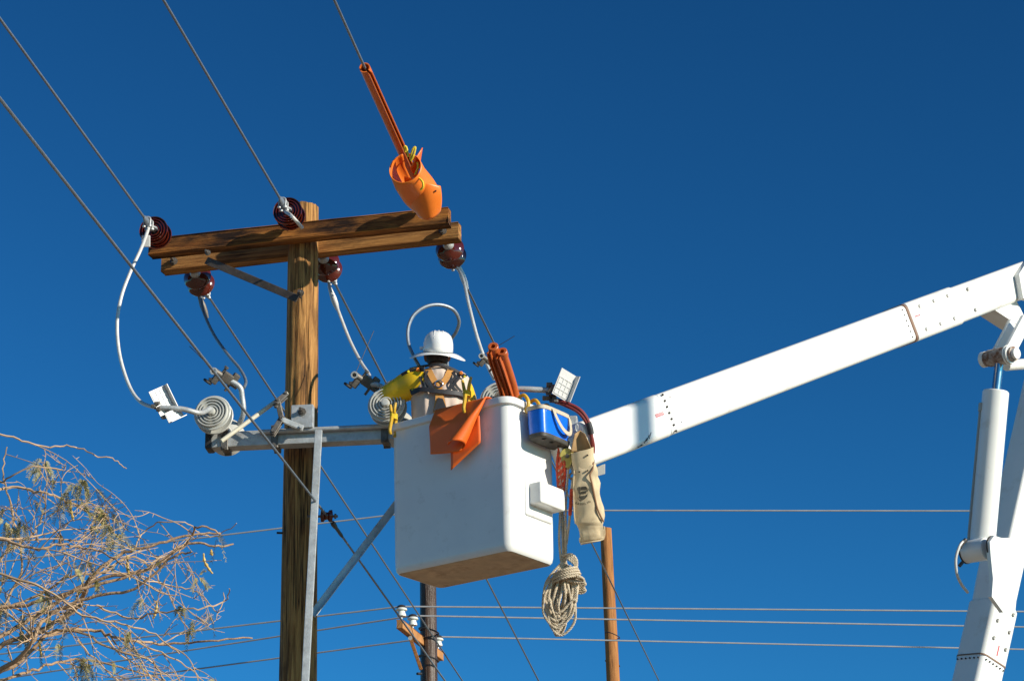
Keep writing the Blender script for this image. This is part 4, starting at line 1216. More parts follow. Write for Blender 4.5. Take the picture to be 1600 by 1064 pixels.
for k, v_ in enumerate((0.145, 0.275, 0.41)):
    h0 = end_pt(v_, 0.985) + OUT * (TBO - .02)
    pts = [end_pt(v_, 0.98) + OUT * 0.052, end_pt(v_, 1.045) + OUT * 0.062, end_pt(v_, 1.095) + OUT * 0.035, end_pt(v_, 1.10) - OUT * 0.0, end_pt(v_, 1.07) - OUT * 0.03]
    obj('hook', MB().tube(spline(pts, 6), 0.0125, 8).tube([end_pt(v_, 0.99) + OUT * (0.06 + 0.022 * math.cos(a)) + Z * (0.018 * math.sin(a)) for a in [2 * PI * j / 12 for j in range(12)]], 0.009, 8, closed=True), M['yellow_hook'], tb_)

# pulley block, ropes and snap hooks at the right corner of the bucket
HD = 15.95
pb = thing('pulley_block', P(884, 716, HD), 'worn yellow pulley block hanging under the blue tool bag', 'pulley block')
pc = P(886, 712, HD - .02)
mb = MB().prism([(math.cos(a) * (0.048 if math.sin(a) > -.3 else 0.036), math.sin(a) * (0.052 if math.sin(a) > 0 else 0.08)) for a in [2 * PI * k / 18 for k in range(18)]], pc, (Rt, Up, Fw), 0.05)
obj('cheek', mb, mat('worn_yellow_paint', (0.55, 0.47, 0.12), 0.5, var=0.25, scale=20, dirt=(0.28, 0.19, 0.07), dirt_amt=0.6, dirt_scale=18), pb)
obj('axle', MB().lathe(pc - Fw * 0.03, -Fw, [(0.016, 0), (0.016, 0.012)], seg=6), M['galv_dark'], pb)
obj('block_hook', MB().tube(spline([pc + Up * 0.05, pc + Up * 0.09 + Rt * 0.01, P(886, 690, HD + .02), P(884, 683, HD + .02)], 5), 0.009, 8), M['galv_dark'], pb)
sh = thing('snap_hook', P(897, 722, HD), 'steel snap hook and swivel beside the yellow pulley block', 'hook')
obj('gate', MB().tube([P(895, 702, HD), P(900, 715, HD), P(904, 728, HD), P(900, 730, HD), P(895, 716, HD), P(893, 704, HD)], 0.0085, 8, closed=True), M['galv'], sh)
obj('swivel', MB().tube([P(893, 722, HD), P(896, 730, HD), P(895, 740, HD)], 0.012, 8).tube([P(895, 744, HD) + (Rt * math.cos(a) + Up * math.sin(a)) * 0.022 for a in [2 * PI * j / 12 for j in range(12)]], 0.007, 8, closed=True), M['chrome'], sh)
def twisted(pts, r, n=2, pitch=0.06):
    pts = spline(pts, 12); mb = MB(); acc = 0
    offs = []
    for i, p in enumerate(pts):
        if i: acc += (p - pts[i - 1]).length
        t = (pts[min(i + 1, len(pts) - 1)] - pts[max(0, i - 1)]).normalized()
        a = t.cross(Fw).normalized(); b = t.cross(a)
        offs.append((p, a, b, acc))
    for q in range(n):
        mb.mi = q % 2
        mb.tube([p + (a * math.cos(2 * PI * (q / n + s / pitch)) + b * math.sin(2 * PI * (q / n + s / pitch))) * r * 0.55 for p, a, b, s in offs], r * 0.6, 6)
    return mb
rd = thing('red_sling', P(875, 760, HD), 'red and white rope sling bunched below the pulley block', 'rope')
rq = random.Random(11)
for i in range(5):
    x0 = 871 + i * 2.6
    obj('strand', twisted([P(874 + i * 1.2, 700, HD + .01 * i), P(x0 + rq.uniform(-2, 2), 722, HD - .01 * i), P(x0 + rq.uniform(-2, 2), 745, HD), P(873 + i * 1.8, 768, HD)], 0.010, 3, 0.05), [M['redrope'], M['rope']] if i % 2 else M['redrope'], rd)
rt_ = thing('red_tail_rope', P(893, 775, HD - .12), 'thin rope with a red section between the step and the canvas bag', 'rope')
obj('cord', MB().tube(spline([P(895, 746, HD), P(893, 765, HD - .05), P(891, 800, HD - .03), P(885, 850, HD)], 8), 0.0085, 8), M['rope'], rt_)
obj('red_whipping', twisted([P(893.2, 764, HD - .055), P(892, 785, HD - .05), P(890.6, 804, HD - .045)], 0.012, 3, 0.05), M['redrope'], rt_)
# hand line: vertical runs and hanks
cr = thing('rope_coil', P(880, 990, HD), 'thick coil of beige hand line hanging below the bucket corner', 'rope')
for i, (x0, x1, dd_) in enumerate(((877, 872, 0), (882, 877, .02), (875, 880, .03), (888, 882, -.02))):
    obj('riser', twisted([P(x0, 700 + 10 * i, HD + dd_), P((x0 + x1) / 2 + (-1) ** i, 790, HD + dd_), P(x1 + 2, 845, HD + dd_ * .5), P(878 + i * 2, 885, HD)], 0.0095, 3, 0.05), M['rope'], cr)
rq = random.Random(23)
for i in range(24):
    w = rq.uniform(6, 27); yb = rq.uniform(955, 994); xc = 881 + rq.uniform(-7, 3) ; dz = rq.uniform(-.07, .07)
    lx = xc - w * rq.uniform(.8, 1.1); rx = xc + w * rq.uniform(.55, .85)
    sl = -7
    pts = [P(879 + rq.uniform(-5, 6), 884 + rq.uniform(-6, 5), HD + dz * .5), P(lx + 4, 915 + rq.uniform(-8, 8), HD + dz), P(lx - 1 + rq.uniform(-2, 2), 940, HD + dz * 1.1), P(lx + 1, yb - 18, HD + dz), P((lx + rx) / 2 + sl * .4, yb, HD + dz), P(rx - 3, yb - 20, HD + dz), P(rx + rq.uniform(-2, 2), 938, HD + dz * .9), P(rx + 2, 912, HD + dz * .6), P(884 + rq.uniform(-4, 7), 886 + rq.uniform(-5, 6), HD + dz * .4)]
    obj('loop', twisted(pts, 0.0088, 3, 0.05), M['rope'], cr)
for i in range(9):
    x0 = 866 + i * 3.2
    pts = [P(877 + i, 900, HD - .02), P(x0 + rq.uniform(-4, 4), 922, HD + rq.uniform(-.08, 0)), P(x0 + rq.uniform(-6, 6), 946, HD + rq.uniform(-.09, 0)), P(x0 * .5 + 437 + rq.uniform(-3, 3), 968 + rq.uniform(-8, 10), HD - .04)]
    obj('strand', twisted(pts, 0.0088, 3, 0.05), M['rope'], cr)
for i in range(4):                       # wraps round the neck of the hank
    y = 893 + i * 4.2
    pts = []
    for k in range(13):
        a = 2 * PI * k / 12 + i
        pts.append(P(884 + math.cos(a) * (22 - abs(i - 2) * 2), y + math.sin(a) * 4 - math.cos(a) * 5, HD + math.sin(a) * 0.10 - 0.02))
    obj('wrap', twisted(pts, 0.0088, 3, 0.05), M['rope'], cr)
for i in range(6):                       # bights sticking out to the right
    y = 898 + i * 3.4
    pts = [P(884, y - 4, HD - .08 + .03 * i), P(900, y, HD - .09 + .03 * i), P(911 + (i % 3) * 1.5, y + 6, HD - .07 + .03 * i), P(909, y + 11, HD - .06 + .03 * i), P(895, y + 10, HD - .06 + .03 * i), P(880, y + 6, HD - .05 + .03 * i)]
    obj('bight', twisted(pts, 0.0088, 3, 0.05), M['rope'], cr)
for i in range(4):
    pts = [P(879 + i * 3, 868 + i, HD + .02 * i), P(893 - i * 2, 866 + 2 * i, HD - .05), P(901 - i, 876 + i * 2, HD - .06), P(898, 892 + i, HD - .05), P(884, 896, HD)]
    obj('bight', twisted(pts, 0.0088, 3, 0.05), M['rope'], cr)

# canvas tool bag
CD = 15.88
cb = thing('canvas_bag', P(920, 846, CD), 'long beige canvas bag with black printed emblem hanging right of the bucket', 'canvas bag')
def bag_ring(px, py, hw, dep, tilt=0.0, n=32, p=2.6, w_=0.0):
    c_ = P(px, py, CD); sc_ = CD / FOC
    r_ = []
    for k in range(n):
        t = 2 * PI * k / n; cx_, sx_ = math.cos(t), math.sin(t)
        wr = 1 + w_ * noise.noise(V((cx_ * 2.5, sx_ * 2.5, py * 0.06)))
        r_.append(c_ + Rt * (hw * sc_ * wr * math.copysign(abs(cx_) ** (2 / p), cx_)) + Fw * (dep * wr * math.copysign(abs(sx_) ** (2 / p), sx_)) + Up * (tilt * sc_ * cx_))
    return r_
st_ = [(914, 727, 17, .05, 3), (914, 735, 18.5, .058, 3), (915, 752, 20, .062, 3), (917, 775, 21, .066, 3), (919, 795, 22, .07, 3), (920, 808, 23, .07, 2), (920, 815, 23, .064, 1), (921, 820, 21.5, .052, 0), (923, 825, 20, .05, 0), (925, 834, 20, .055, 1), (925, 842, 19.5, .05, 3), (925, 847, 18, .03, 4)]
rings = []
for i in range(len(st_) - 1):
    for k in range(4):
        t = k / 4; a_, b_ = st_[i], st_[i + 1]
        rings.append(bag_ring(*[a_[j] + (b_[j] - a_[j]) * t for j in range(5)], w_=0.22))
rings.append(bag_ring(*st_[-1]))
mb = MB().loft(rings, caps=True)
cbody = obj('body', mb, M['canvas'], cb, smooth=60)
mb = MB().loft([bag_ring(914, 737, 16, .05, 3), bag_ring(911, 722, 17, .055, 4), bag_ring(910, 706, 17.5, .06, 5), bag_ring(910, 703, 17.5, .06, 5), bag_ring(910, 706, 16, .052, 5), bag_ring(912, 725, 15, .045, 4)], caps=False)
obj('collar', mb, M['canvas'], cb, smooth=60)
def flap(u, v):
    x = 909 + (u - .5) * 2 * (17.5 * (1 - v) + 8 * v) - 3 * v; y = 706 - v * 34 + 3 * abs(u - .5) * v * 4
    return P(x, y, CD + .015 + 0.03 * math.sin(u * PI) - 0.02 * v)
o = obj('back_flap', MB().grid(flap, 14, 10), M['canvas_in'], cb); solidify(o, 0.004)
obj('hanging_ring', MB().tube([P(901, 668, CD + .05) + Rt * 0.008 * math.cos(a) + Up * 0.024 * math.sin(a) for a in [2 * PI * j / 12 for j in range(12)]], 0.005, 6, closed=True), M['galv'], cb)
edge = [(927, 722, -.03), (926, 733, -.055), (922, 742, -.075), (925, 756, -.07), (929, 775, -.07), (934, 796, -.068), (943, 815, -.045)]
obj('piping', MB().tube(spline([P(x, y, CD + d_) for x, y, d_ in edge], 6), 0.006, 8), M['piping'], cb)
edge = [(897, 735, -.04), (896, 760, -.05), (897, 800, -.055), (899, 818, -.05)]
obj('piping', MB().tube(spline([P(x, y, CD + d_) for x, y, d_ in edge], 6), 0.004, 8), M['canvas'], cb)
edge = [(906, 840, -.04), (908, 848, -.03), (925, 846, -.055), (943, 841, -.03), (944, 822, -.03)]
obj('hem', MB().tube(spline([P(x, y, CD + d_) for x, y, d_ in edge], 6), 0.005, 8), M['canvas'], cb)
for (x, y) in ((918, 711), (918, 735), (905, 737)):
    obj('rivet', MB().lathe(P(x, y, CD - .058), -Fw, [(0.006, 0), (0.006, 0.010)], seg=10), M['bolt'], cb)
# printed emblem and arched maker's name, wrapped on the bag front
bm_c = bmesh.new(); me_ = bpy.data.meshes.new('tmp')
from mathutils.bvhtree import BVHTree
bvh = BVHTree.FromPolygons([tuple(p) for r in rings for p in r], [f for f in MB().loft(rings).f])
def on_bag(px, py, lift_=0.0025):
    v_ = ray(px, py).normalized()
    h = bvh.ray_cast(CAM, v_)
    q = h[0] if h[0] is not None else P(px, py, CD - .06)
    return q - v_ * lift_
def decal(name, poly, parent, m):
    """flat print: a px-outline triangulated finely and laid on the cloth"""
    bm = bmesh.new()
    f = bm.faces.new([bm.verts.new((x, y, 0)) for x, y in poly])
    bmesh.ops.triangulate(bm, faces=[f])
    bmesh.ops.subdivide_edges(bm, edges=list(bm.edges), cuts=1, use_grid_fill=False)
    bmesh.ops.triangulate(bm, faces=list(bm.faces))
    bm.verts.index_update()
    mb = MB(); mb.add([on_bag(q.co.x, q.co.y) for q in bm.verts], [[q.index for q in f_.verts] for f_ in bm.faces]); bm.free()
    return obj(name, mb, m, parent, smooth=0)
def sh_(pts, x0=910.0, y0=771.0, s_=1.0, sk=0.10):
    return [(x0 + x * s_ + y * -sk * .3, y0 + y * s_ + x * -0.06) for x, y in pts]
emb = [[(-7, -11), (-3.2, -11), (-3.2, 8), (-7, 5)], [(-2.6, -11), (5, -11), (8, -8), (7.4, -6), (-2.6, -6)], [(-2.6, -3.6), (6.6, -3.6), (5.2, 0.2), (-2.6, 0.2)], [(-2.6, 3.4), (4.5, 3.4), (8.2, 0.6), (7.6, 4.8), (3.6, 8.8), (-0.5, 10.6), (-2.6, 9.6)], [(5.8, -5.4), (8.4, -6.4), (8.2, -3.2), (6.8, -2.4)], [(-8.6, -10), (-7.6, -9.2), (-7.6, -5), (-8.6, -6)], [(-8.4, 6.5), (-3.4, 9.4), (-0.8, 12), (-4, 11.4)]]
for e in emb:
    decal('printed_emblem', sh_(e), cb, M['print'])
word = 'BASHLIN'
for i, ch in enumerate(word):
    vs, fs = text_mesh(ch, 5.2)
    th = (i - 3) / 3 * 0.48
    cx_ = 910.5 + math.sin(th) * 23; cy_ = 764.3 + math.cos(th) * 23 - (i - 3) * 0.35
    mb = MB()
    ca, sa_ = math.cos(-th - .06), math.sin(-th - .06)
    mb.add([on_bag(cx_ + (v_.x * ca + v_.y * sa_), cy_ + (v_.x * sa_ - v_.y * ca)) for v_ in vs], fs)
    obj('printed_letter', mb, M['print'], cb, smooth=0)
# maroon hoses from the boom tip to the bucket
hh = thing('tool_hose', P(868, 627, 16.0), 'pair of maroon hoses arching over from the rim to behind the canvas bag', 'hose')
for k, off in enumerate((0, 1)):
    pts = [P(866 + off * 2, 624 + off * 4, 16.0 + .04 * off), P(880, 628 + off * 4, 15.99), P(903 - off * 2, 638 + off * 4, 15.96), P(916 - off * 3, 652 + off * 3, 15.95), P(923 - off * 2, 672, 15.95), P(925 + off * 2, 695, 15.95), P(926, 720, 15.97), P(925 + off * 2, 742, 16.0)]
    obj('hose', MB().tube(spline(pts, 8), 0.0125, 10), M['hose'], hh)
obj('tape', MB().tube([P(919, 660, 15.95), P(922.5, 671, 15.95), P(923.5, 678, 15.95)], 0.021, 12), M['strap'], hh)

# ------------------------------------------------------------------ worker
WP = P(685, 600, 16.4)
WO = V((WP.x + 0.005, WP.y, floorz))                 # between the boots
person = thing('person', WO, 'worker seen from behind in beige shirt, white hard hat and yellow rubber sleeve', 'person')
def w(x, y, z): return WO + V((x, y, z * 1.045))
def ell(c, rx, ry, n=24, tilt=0.0, p=2.2):
    out = []
    for k in range(n):
        a = 2 * PI * k / n; cx_, sx_ = math.cos(a), math.sin(a)
        out.append(w(*c) + V((rx * math.copysign(abs(cx_) ** (2 / p), cx_), ry * math.copysign(abs(sx_) ** (2 / p), sx_), tilt * cx_)))
    return out
def limb(mb, pts, rs, n=14):
    P_ = spline([w(*p) for p in pts], 6)
    R_ = []
    for i in range(len(rs) - 1):
        for k in range(6):
            R_.append(rs[i] + (rs[i + 1] - rs[i]) * k / 6)
    R_.append(rs[-1])
    mb.tube(P_, R_, n)
def fused(name, mb, m, parent, vox=0.010, sm=6):
    o_ = obj(name, mb, m, parent, smooth=0)
    r_ = o_.modifiers.new('fuse', 'REMESH'); r_.mode = 'VOXEL'; r_.voxel_size = vox; r_.use_smooth_shade = True
    s_ = o_.modifiers.new('smooth', 'SMOOTH'); s_.factor = 0.5; s_.iterations = sm
    return o_
# joints (x right, y forward away from camera, z up from the bucket floor)
SHL, SHR = (-0.155, 0.0, 1.275), (0.140, 0.02, 1.255)
ELL, HAL = (-0.335, 0.07, 1.235), (-0.135, 0.25, 1.40)
ELR, HAR = (0.195, 0.19, 1.08), (0.02, 0.36, 1.28)
mb = MB()
mb.loft([ell((0, 0, 0.78), .14, .10), ell((0, 0, 0.9), .135, .095), ell((0, 0, 1.1), .15, .10), ell((0, 0, 1.24), .165, .10), ell((0, 0, 1.30), .13, .08), ell((0, 0.01, 1.335), .06, .06)])
limb(mb, [(0, 0.005, 1.27), (-0.005, 0.02, 1.36), (-0.01, 0.03, 1.43)], [.062, .058, .060])
# head: cranium, jaw, nose, ears
mb.loft([ell((-0.012, 0.045, 1.355), .040, .055), ell((-0.012, 0.045, 1.385), .062, .078), ell((-0.012, 0.035, 1.43), .072, .094), ell((-0.012, 0.03, 1.48), .077, .099), ell((-0.012, 0.03, 1.53), .074, .095), ell((-0.012, 0.03, 1.565), .055, .07), ell((-0.012, 0.03, 1.585), .02, .03)])
mb.loft([ell((-0.03, 0.128, 1.43), .018, .02, 10), ell((-0.03, 0.125, 1.46), .012, .015, 10), ell((-0.03, 0.118, 1.48), .009, .01, 10)])
for sx in (-1, 1):
    mb.loft([ell((-0.012 + sx * 0.080, 0.03, 1.415), .009, .014, 10), ell((-0.012 + sx * 0.084, 0.028, 1.44), .012, .024, 10), ell((-0.012 + sx * 0.084, 0.026, 1.47), .010, .022, 10), ell((-0.012 + sx * 0.08, 0.03, 1.48), .006, .01, 10)])
    limb(mb, [(sx * 0.085, 0, 0.82), (sx * 0.10, 0.06, 0.45), (sx * 0.10, 0.0, 0.09)], [.085, .062, .045])
    limb(mb, [(sx * 0.10, -0.03, 0.04), (sx * 0.11, 0.05, 0.035), (sx * 0.12, 0.13, 0.03)], [.04, .04, .03])
for sh, el, ha in ((SHL, ELL, HAL), (SHR, ELR, HAR)):
    limb(mb, [sh, [(a + b) / 2 for a, b in zip(sh, el)], el, [(a + b) / 2 for a, b in zip(el, ha)], ha], [.052, .048, .042, .038, .028])
fused('body', mb, M['skin'], person, 0.008, 4)
# eyes and mouth
face = MB()
for ex_ in (-0.062, -0.002):
    face.lathe(w(ex_ , 0.122, 1.478), V((-0.1, 1, 0)), [(0.012, 0), (0.010, 0.006), (0.004, 0.009)], seg=12)
obj('eyes', face, M['whitelabel'], person)
obj('hair', MB().loft([ell((-0.012, 0.018, 1.388), .058, .082), ell((-0.012, 0.015, 1.41), .074, .093), ell((-0.012, 0.015, 1.50), .082, .098), ell((-0.012, 0.02, 1.56), .064, .078)], caps=True), M['hair'], person)
# shirt with folds
def fold(rings_, amp):
    cc = sum([p for r in rings_ for p in r], V()) / sum(len(r) for r in rings_)
    for r in rings_:
        ctr = sum(r, V()) / len(r)
        for i, p in enumerate(r):
            d_ = p - ctr; n_ = noise.noise(V((d_.x * 16, d_.y * 16, p.z * 3.2))) * amp + noise.noise(V((d_.x * 34, d_.y * 20, p.z * 7 + 5))) * amp * 0.45
            r[i] = p + d_.normalized() * n_
    return rings_
prof = [(0.76, .178, .135), (0.9, .185, .135), (1.0, .186, .132), (1.08, .186, .130), (1.15, .188, .128), (1.2, .190, .126), (1.25, .188, .120), (1.285, .170, .108), (1.315, .130, .09), (1.33, .092, .078), (1.348, .066, .070)]
rings = []
for i in range(len(prof) - 1):
    for k in range(5):
        t = k / 5
        z_, a_, b_ = [prof[i][j] + (prof[i + 1][j] - prof[i][j]) * t for j in range(3)]
        rings.append(ell((0, 0.0, z_), a_, b_, 96))
rings.append(ell((0, 0.0, prof[-1][0]), prof[-1][1], prof[-1][2], 96))
mb = MB().loft(fold(rings, 0.022))
limb(mb, [(-0.10, 0, 1.265), SHL, [(a + b) / 2 for a, b in zip(SHL, ELL)], ELL, [(a + b) / 2 for a, b in zip(ELL, HAL)], [HAL[i] + (ELL[i] - HAL[i]) * .25 for i in range(3)]], [.075, .077, .07, .062, .056, .05], 20)
limb(mb, [(0.10, 0, 1.255), SHR, [(a + b) / 2 for a, b in zip(SHR, ELR)], ELR, [(a + b) / 2 for a, b in zip(ELR, HAR)], [HAR[i] + (ELR[i] - HAR[i]) * .25 for i in range(3)]], [.075, .077, .07, .062, .056, .05], 20)
fused('shirt', mb, M['shirt'], person, 0.007, 2)
mb = MB().loft([ell((0, 0.005, 1.325), .076, .080, 32), ell((0, 0.01, 1.352), .069, .074, 32), ell((0, 0.013, 1.370), .067, .072, 32), ell((0, 0.013, 1.370), .062, .067, 32), ell((0, 0.01, 1.34), .062, .066, 32)], caps=False)
obj('collar', mb, M['shirt'], person)
mb = MB(); mb.loft([ell((0, 0, 0.74), .165, .12, 28), ell((0, 0, 0.80), .175, .125, 28), ell((0, 0, 0.88), .17, .12, 28)])
for sx in (-1, 1):
    limb(mb, [(sx * 0.088, 0, 0.83), (sx * 0.102, 0.06, 0.46), (sx * 0.10, 0.0, 0.08)], [.10, .08, .07])
fused('trousers', mb, M['trousers'], person, 0.012, 4)
for sx in (-1, 1):
    mb = MB(); limb(mb, [(sx * 0.10, -0.04, 0.05), (sx * 0.11, 0.05, 0.048), (sx * 0.122, 0.15, 0.042)], [.048, .048, .038]); limb(mb, [(sx * 0.10, -0.01, 0.04), (sx * 0.10, 0.0, 0.2)], [.052, .056])
    obj('boot', mb, M['boot'], person)
# gloves: palm, four unequal curled fingers and a thumb closing on the cable
def glove(wrist, el, sgn):
    wv = w(*wrist); d_ = (wv - w(*el)).normalized()
    s_ = d_.cross(Z).normalized() * sgn; n_ = s_.cross(d_)
    mb = MB()
    limb_pts = [wv - d_ * 0.09, wv, wv + d_ * 0.05, wv + d_ * 0.09]
    mb.loft([[q + s_ * (math.cos(a) * r1_) + n_ * (math.sin(a) * r2_) for a in [2 * PI * k / 14 for k in range(14)]] for q, r1_, r2_ in zip(limb_pts, (.052, .036, .048, .044), (.05, .032, .026, .02))])
    for k, L_ in enumerate((0.07, 0.08, 0.075, 0.058)):
        b_ = wv + d_ * 0.085 + s_ * (0.033 - 0.022 * k)
        mb.tube(spline([b_, b_ + d_ * L_ * .45 + n_ * 0.008, b_ + d_ * L_ * .65 - n_ * 0.022, b_ + d_ * L_ * .35 - n_ * 0.042], 4), 0.0105, 8)
    tb0 = wv + d_ * 0.03 + s_ * 0.042
    mb.tube(spline([tb0, tb0 + s_ * 0.024 + d_ * 0.024 - n_ * 0.01, tb0 + s_ * 0.012 + d_ * 0.058 - n_ * 0.028], 4), 0.0125, 8)
    return fused('glove', mb, M['glove'], person, 0.006, 2)
glove(HAL, ELL, 1); glove(HAR, ELR, -1)
# rubber sleeve on the raised left arm: wide shell from the back of the shoulder past the elbow
def sleeve_fn(path, radii, name, th=0.005):
    pts = spline([w(*p) for p in path], 8)
    rs = []
    for i in range(len(radii) - 1):
        for k in range(8):
            rs.append([radii[i][j] + (radii[i + 1][j] - radii[i][j]) * k / 8 for j in range(2)])
    rs.append(list(radii[-1]))
    rings_ = []
    for i, p in enumerate(pts):
        t = (pts[min(i + 1, len(pts) - 1)] - pts[max(0, i - 1)]).normalized()
        u_ = (Z - t * Z.dot(t)).normalized(); f_ = t.cross(u_)
        rings_.append([p + u_ * (math.sin(a) * rs[i][0] * (1 + 0.03 * noise.noise(V((math.cos(a) * 2, math.sin(a) * 2, i * .3))))) + f_ * (math.cos(a) * rs[i][1]) for a in [2 * PI * k / 28 for k in range(28)]])
    o_ = obj(name, MB().loft(rings_, caps=False), M['sleeve'], person, smooth=60)
    solidify(o_, th); return o_
slv = sleeve_fn([(-0.105, 0.0, 1.262), (-0.165, 0.0, 1.255), (-0.24, 0.03, 1.232), (-0.315, 0.055, 1.205), (-0.372, 0.08, 1.185)], [(.108, .105), (.105, .10), (.096, .092), (.082, .080), (.071, .072)], 'rubber_sleeve')
slr = sleeve_fn([(0.135, 0.03, 1.235), (0.165, 0.055, 1.20), (0.195, 0.12, 1.13), (0.19, 0.2, 1.10), (0.13, 0.28, 1.18)], [(.088, .070), (.085, .070), (.074, .066), (.068, .066), (.06, .06)], 'rubber_sleeve')
# harness webbing over the back
def bk(x, z, off=0.012):
    """point on the back surface (towards the camera)"""
    for i in range(len(prof) - 1):
        if prof[i][0] <= z <= prof[i + 1][0]:
            t = (z - prof[i][0]) / (prof[i + 1][0] - prof[i][0]); a_ = prof[i][1] + (prof[i + 1][1] - prof[i][1]) * t; b_ = prof[i][2] + (prof[i + 1][2] - prof[i][2]) * t
            break
    else:
        a_, b_ = prof[-1][1], prof[-1][2]
    q = min(0.97, abs(x) / a_)
    return w(x, -b_ * (1 - q ** 2.2) ** (1 / 2.2) - off, z)
bn_ = V((0, -1, 0.1)).normalized()
# tan shoulder straps meeting in a Y at the back ring
strap([bk(-0.075, 1.335), bk(-0.06, 1.29), bk(-0.03, 1.225), bk(0.0, 1.185, .016)], 0.042, bn_, M['tan_strap'], person, 'harness_strap')
strap([bk(0.085, 1.33), bk(0.075, 1.29), bk(0.045, 1.225), bk(0.0, 1.185, .018)], 0.042, bn_, M['tan_strap'], person, 'harness_strap')
strap([bk(0.0, 1.19, .018), bk(0.004, 1.13, .018), bk(0.004, 1.08, .02)], 0.05, bn_, M['tan_strap'], person, 'harness_strap')
strap([bk(0.0, 1.17, .016), bk(-0.012, 1.10, .016), bk(-0.03, 1.0, .016)], 0.018, bn_, M['tan_strap'], person, 'harness_strap')
strap([bk(0.01, 1.17, .016), bk(0.03, 1.10, .016), bk(0.05, 1.0, .016)], 0.018, bn_, M['tan_strap'], person, 'harness_strap')
obj('harness_ring', MB().tube([bk(0.003 + 0.026 * math.cos(a), 1.195 + 0.024 * math.sin(a), .026) for a in [2 * PI * j / 16 for j in range(16)]], 0.005, 8, closed=True), M['chrome'], person)
obj('back_pad', MB().prism([(-0.045, -0.05), (0.05, -0.05), (0.02, 0.035), (-0.012, 0.045)], bk(0.01, 1.055, .018), (V((1, 0, 0)), Z, V((0, 1, 0))), 0.02), M['strap'], person)
# black elastic straps that hold the sleeves together
strap([bk(-0.20, 1.335, .03), bk(-0.10, 1.355, .03), bk(0.0, 1.345, .03), bk(0.09, 1.325, .03), bk(0.16, 1.29, .03), bk(0.19, 1.27, .04)], 0.022, V((0, -1, 0.5)).normalized(), M['strap'], person, 'sleeve_strap', 0.006)
strap([bk(-0.19, 1.155, .05), bk(-0.12, 1.165, .03), bk(-0.03, 1.145, .03), bk(0.06, 1.135, .03), bk(0.14, 1.135, .03), bk(0.19, 1.13, .03)], 0.032, bn_, M['strap'], person, 'sleeve_strap', 0.006)
for sx, tp_, x0, x1 in ((-1, 1.325, -0.10, -0.055), (-1, 1.335, -0.13, -0.085), (1, 1.30, 0.105, 0.15), (1, 1.30, 0.135, 0.185)):
    strap([bk(x0, tp_, .02), bk(x0 + 0.006, 1.25, .02), bk(x0 + 0.02 * -sx, 1.20, .022), bk((x0 + x1) / 2, 1.15, .026)], 0.017, bn_, M['strap'], person, 'sleeve_strap', 0.005)
strap([bk(-0.075, 1.30, .026), bk(-0.09, 1.235, .026), bk(-0.055, 1.175, .026), bk(0.01, 1.14, .03), bk(0.085, 1.165, .026), bk(0.115, 1.22, .026), bk(0.1, 1.29, .026)], 0.015, bn_, M['strap'], person, 'sleeve_strap', 0.005)
# strap tabs and buttons on the left sleeve
def sl_pt(px, py, d_): return P(px, py, d_)
slm = slv.data
slb = BVHTree.FromPolygons([WM[slv.name] @ v_.co for v_ in slm.vertices], [tuple(p.vertices) for p in slm.polygons])
def on_sleeve(px, py, off=0.008):
    v_ = ray(px, py).normalized(); h = slb.ray_cast(CAM, v_)
    q = h[0] if h[0] is not None else P(px, py, 16.3)
    return q - v_ * off
strap([on_sleeve(x, y) for x, y in ((663, 577), (655, 577), (646, 579), (637, 582), (628, 587))], 0.034, -Fw, M['strap'], person, 'strap_tab', 0.006)
strap([on_sleeve(x, y) for x, y in ((662, 608), (656, 608), (649, 610), (641, 612))], 0.032, -Fw, M['strap'], person, 'strap_tab', 0.006)
for (px, py, m_, r_) in ((653, 577.5, 'btn_orange', .014), (638, 580.5, 'btn_yellow', .009), (658.5, 607.5, 'btn_orange', .014), (645, 610, 'btn_yellow', .009)):
    obj('button', MB().lathe(on_sleeve(px, py, .011), -Fw, [(r_, 0), (r_, 0.010), (r_ * .7, 0.014)], seg=16), M[m_], person)
obj('button', MB().lathe(bk(0.155, 1.285, .05), -Fw, [(.013, 0), (.013, 0.010), (.009, 0.014)], seg=16), M['btn_orange'], person)
obj('button', MB().lathe(bk(0.178, 1.265, .05), -Fw, [(.008, 0), (.008, 0.010), (.005, 0.014)], seg=16), M['btn_yellow'], person)
# hard hat with wide drooping brim
hat = obj('hard_hat', MB(), M['helmet'], person) if False else None
HC = w(-0.008, 0.025, 1.478)
tiltm = Matrix.Rotation(math.radians(21), 3, 'X') @ Matrix.Rotation(math.radians(4), 3, 'Y')
def hp(x, y, z): return HC + tiltm @ V((x, y, z))
rings = []
for z_, rx, ry in ((0.0, .106, .132), (0.03, .106, .131), (0.06, .104, .128), (0.09, .098, .120), (0.115, .087, .106), (0.134, .068, .084), (0.146, .044, .055), (0.150, .018, .022)):
    ring = []
    for k in range(48):
        a = 2 * PI * k / 48
        x = rx * math.cos(a); y = ry * math.sin(a)
        # three low ridges run front to back over the crown
        ring.append(hp(x, y, z_))
    rings.append(ring)
mb = MB().loft(rings, caps=False); mb.add(rings[-1], [tuple(range(48))])
hat = obj('hard_hat', mb, M['helmet'], person, smooth=50); solidify(hat, 0.003, -1)
def brim(u, v):
    a = 2 * PI * u
    k = 0.107 + v * (0.070 + 0.018 * abs(math.cos(a)) ** 2)
    ky = 0.131 + v * 0.055
    droop = -0.004 - v * 0.016 - v * v * 0.030 * abs(math.cos(a)) ** 3 + v * 0.006 * math.sin(3 * a)
    return hp(k * math.cos(a), ky * math.sin(a), droop)
o = obj('brim', MB().grid(brim, 64, 8), M['helmet'], hat, smooth=60); solidify(o, 0.003)
mb = MB()
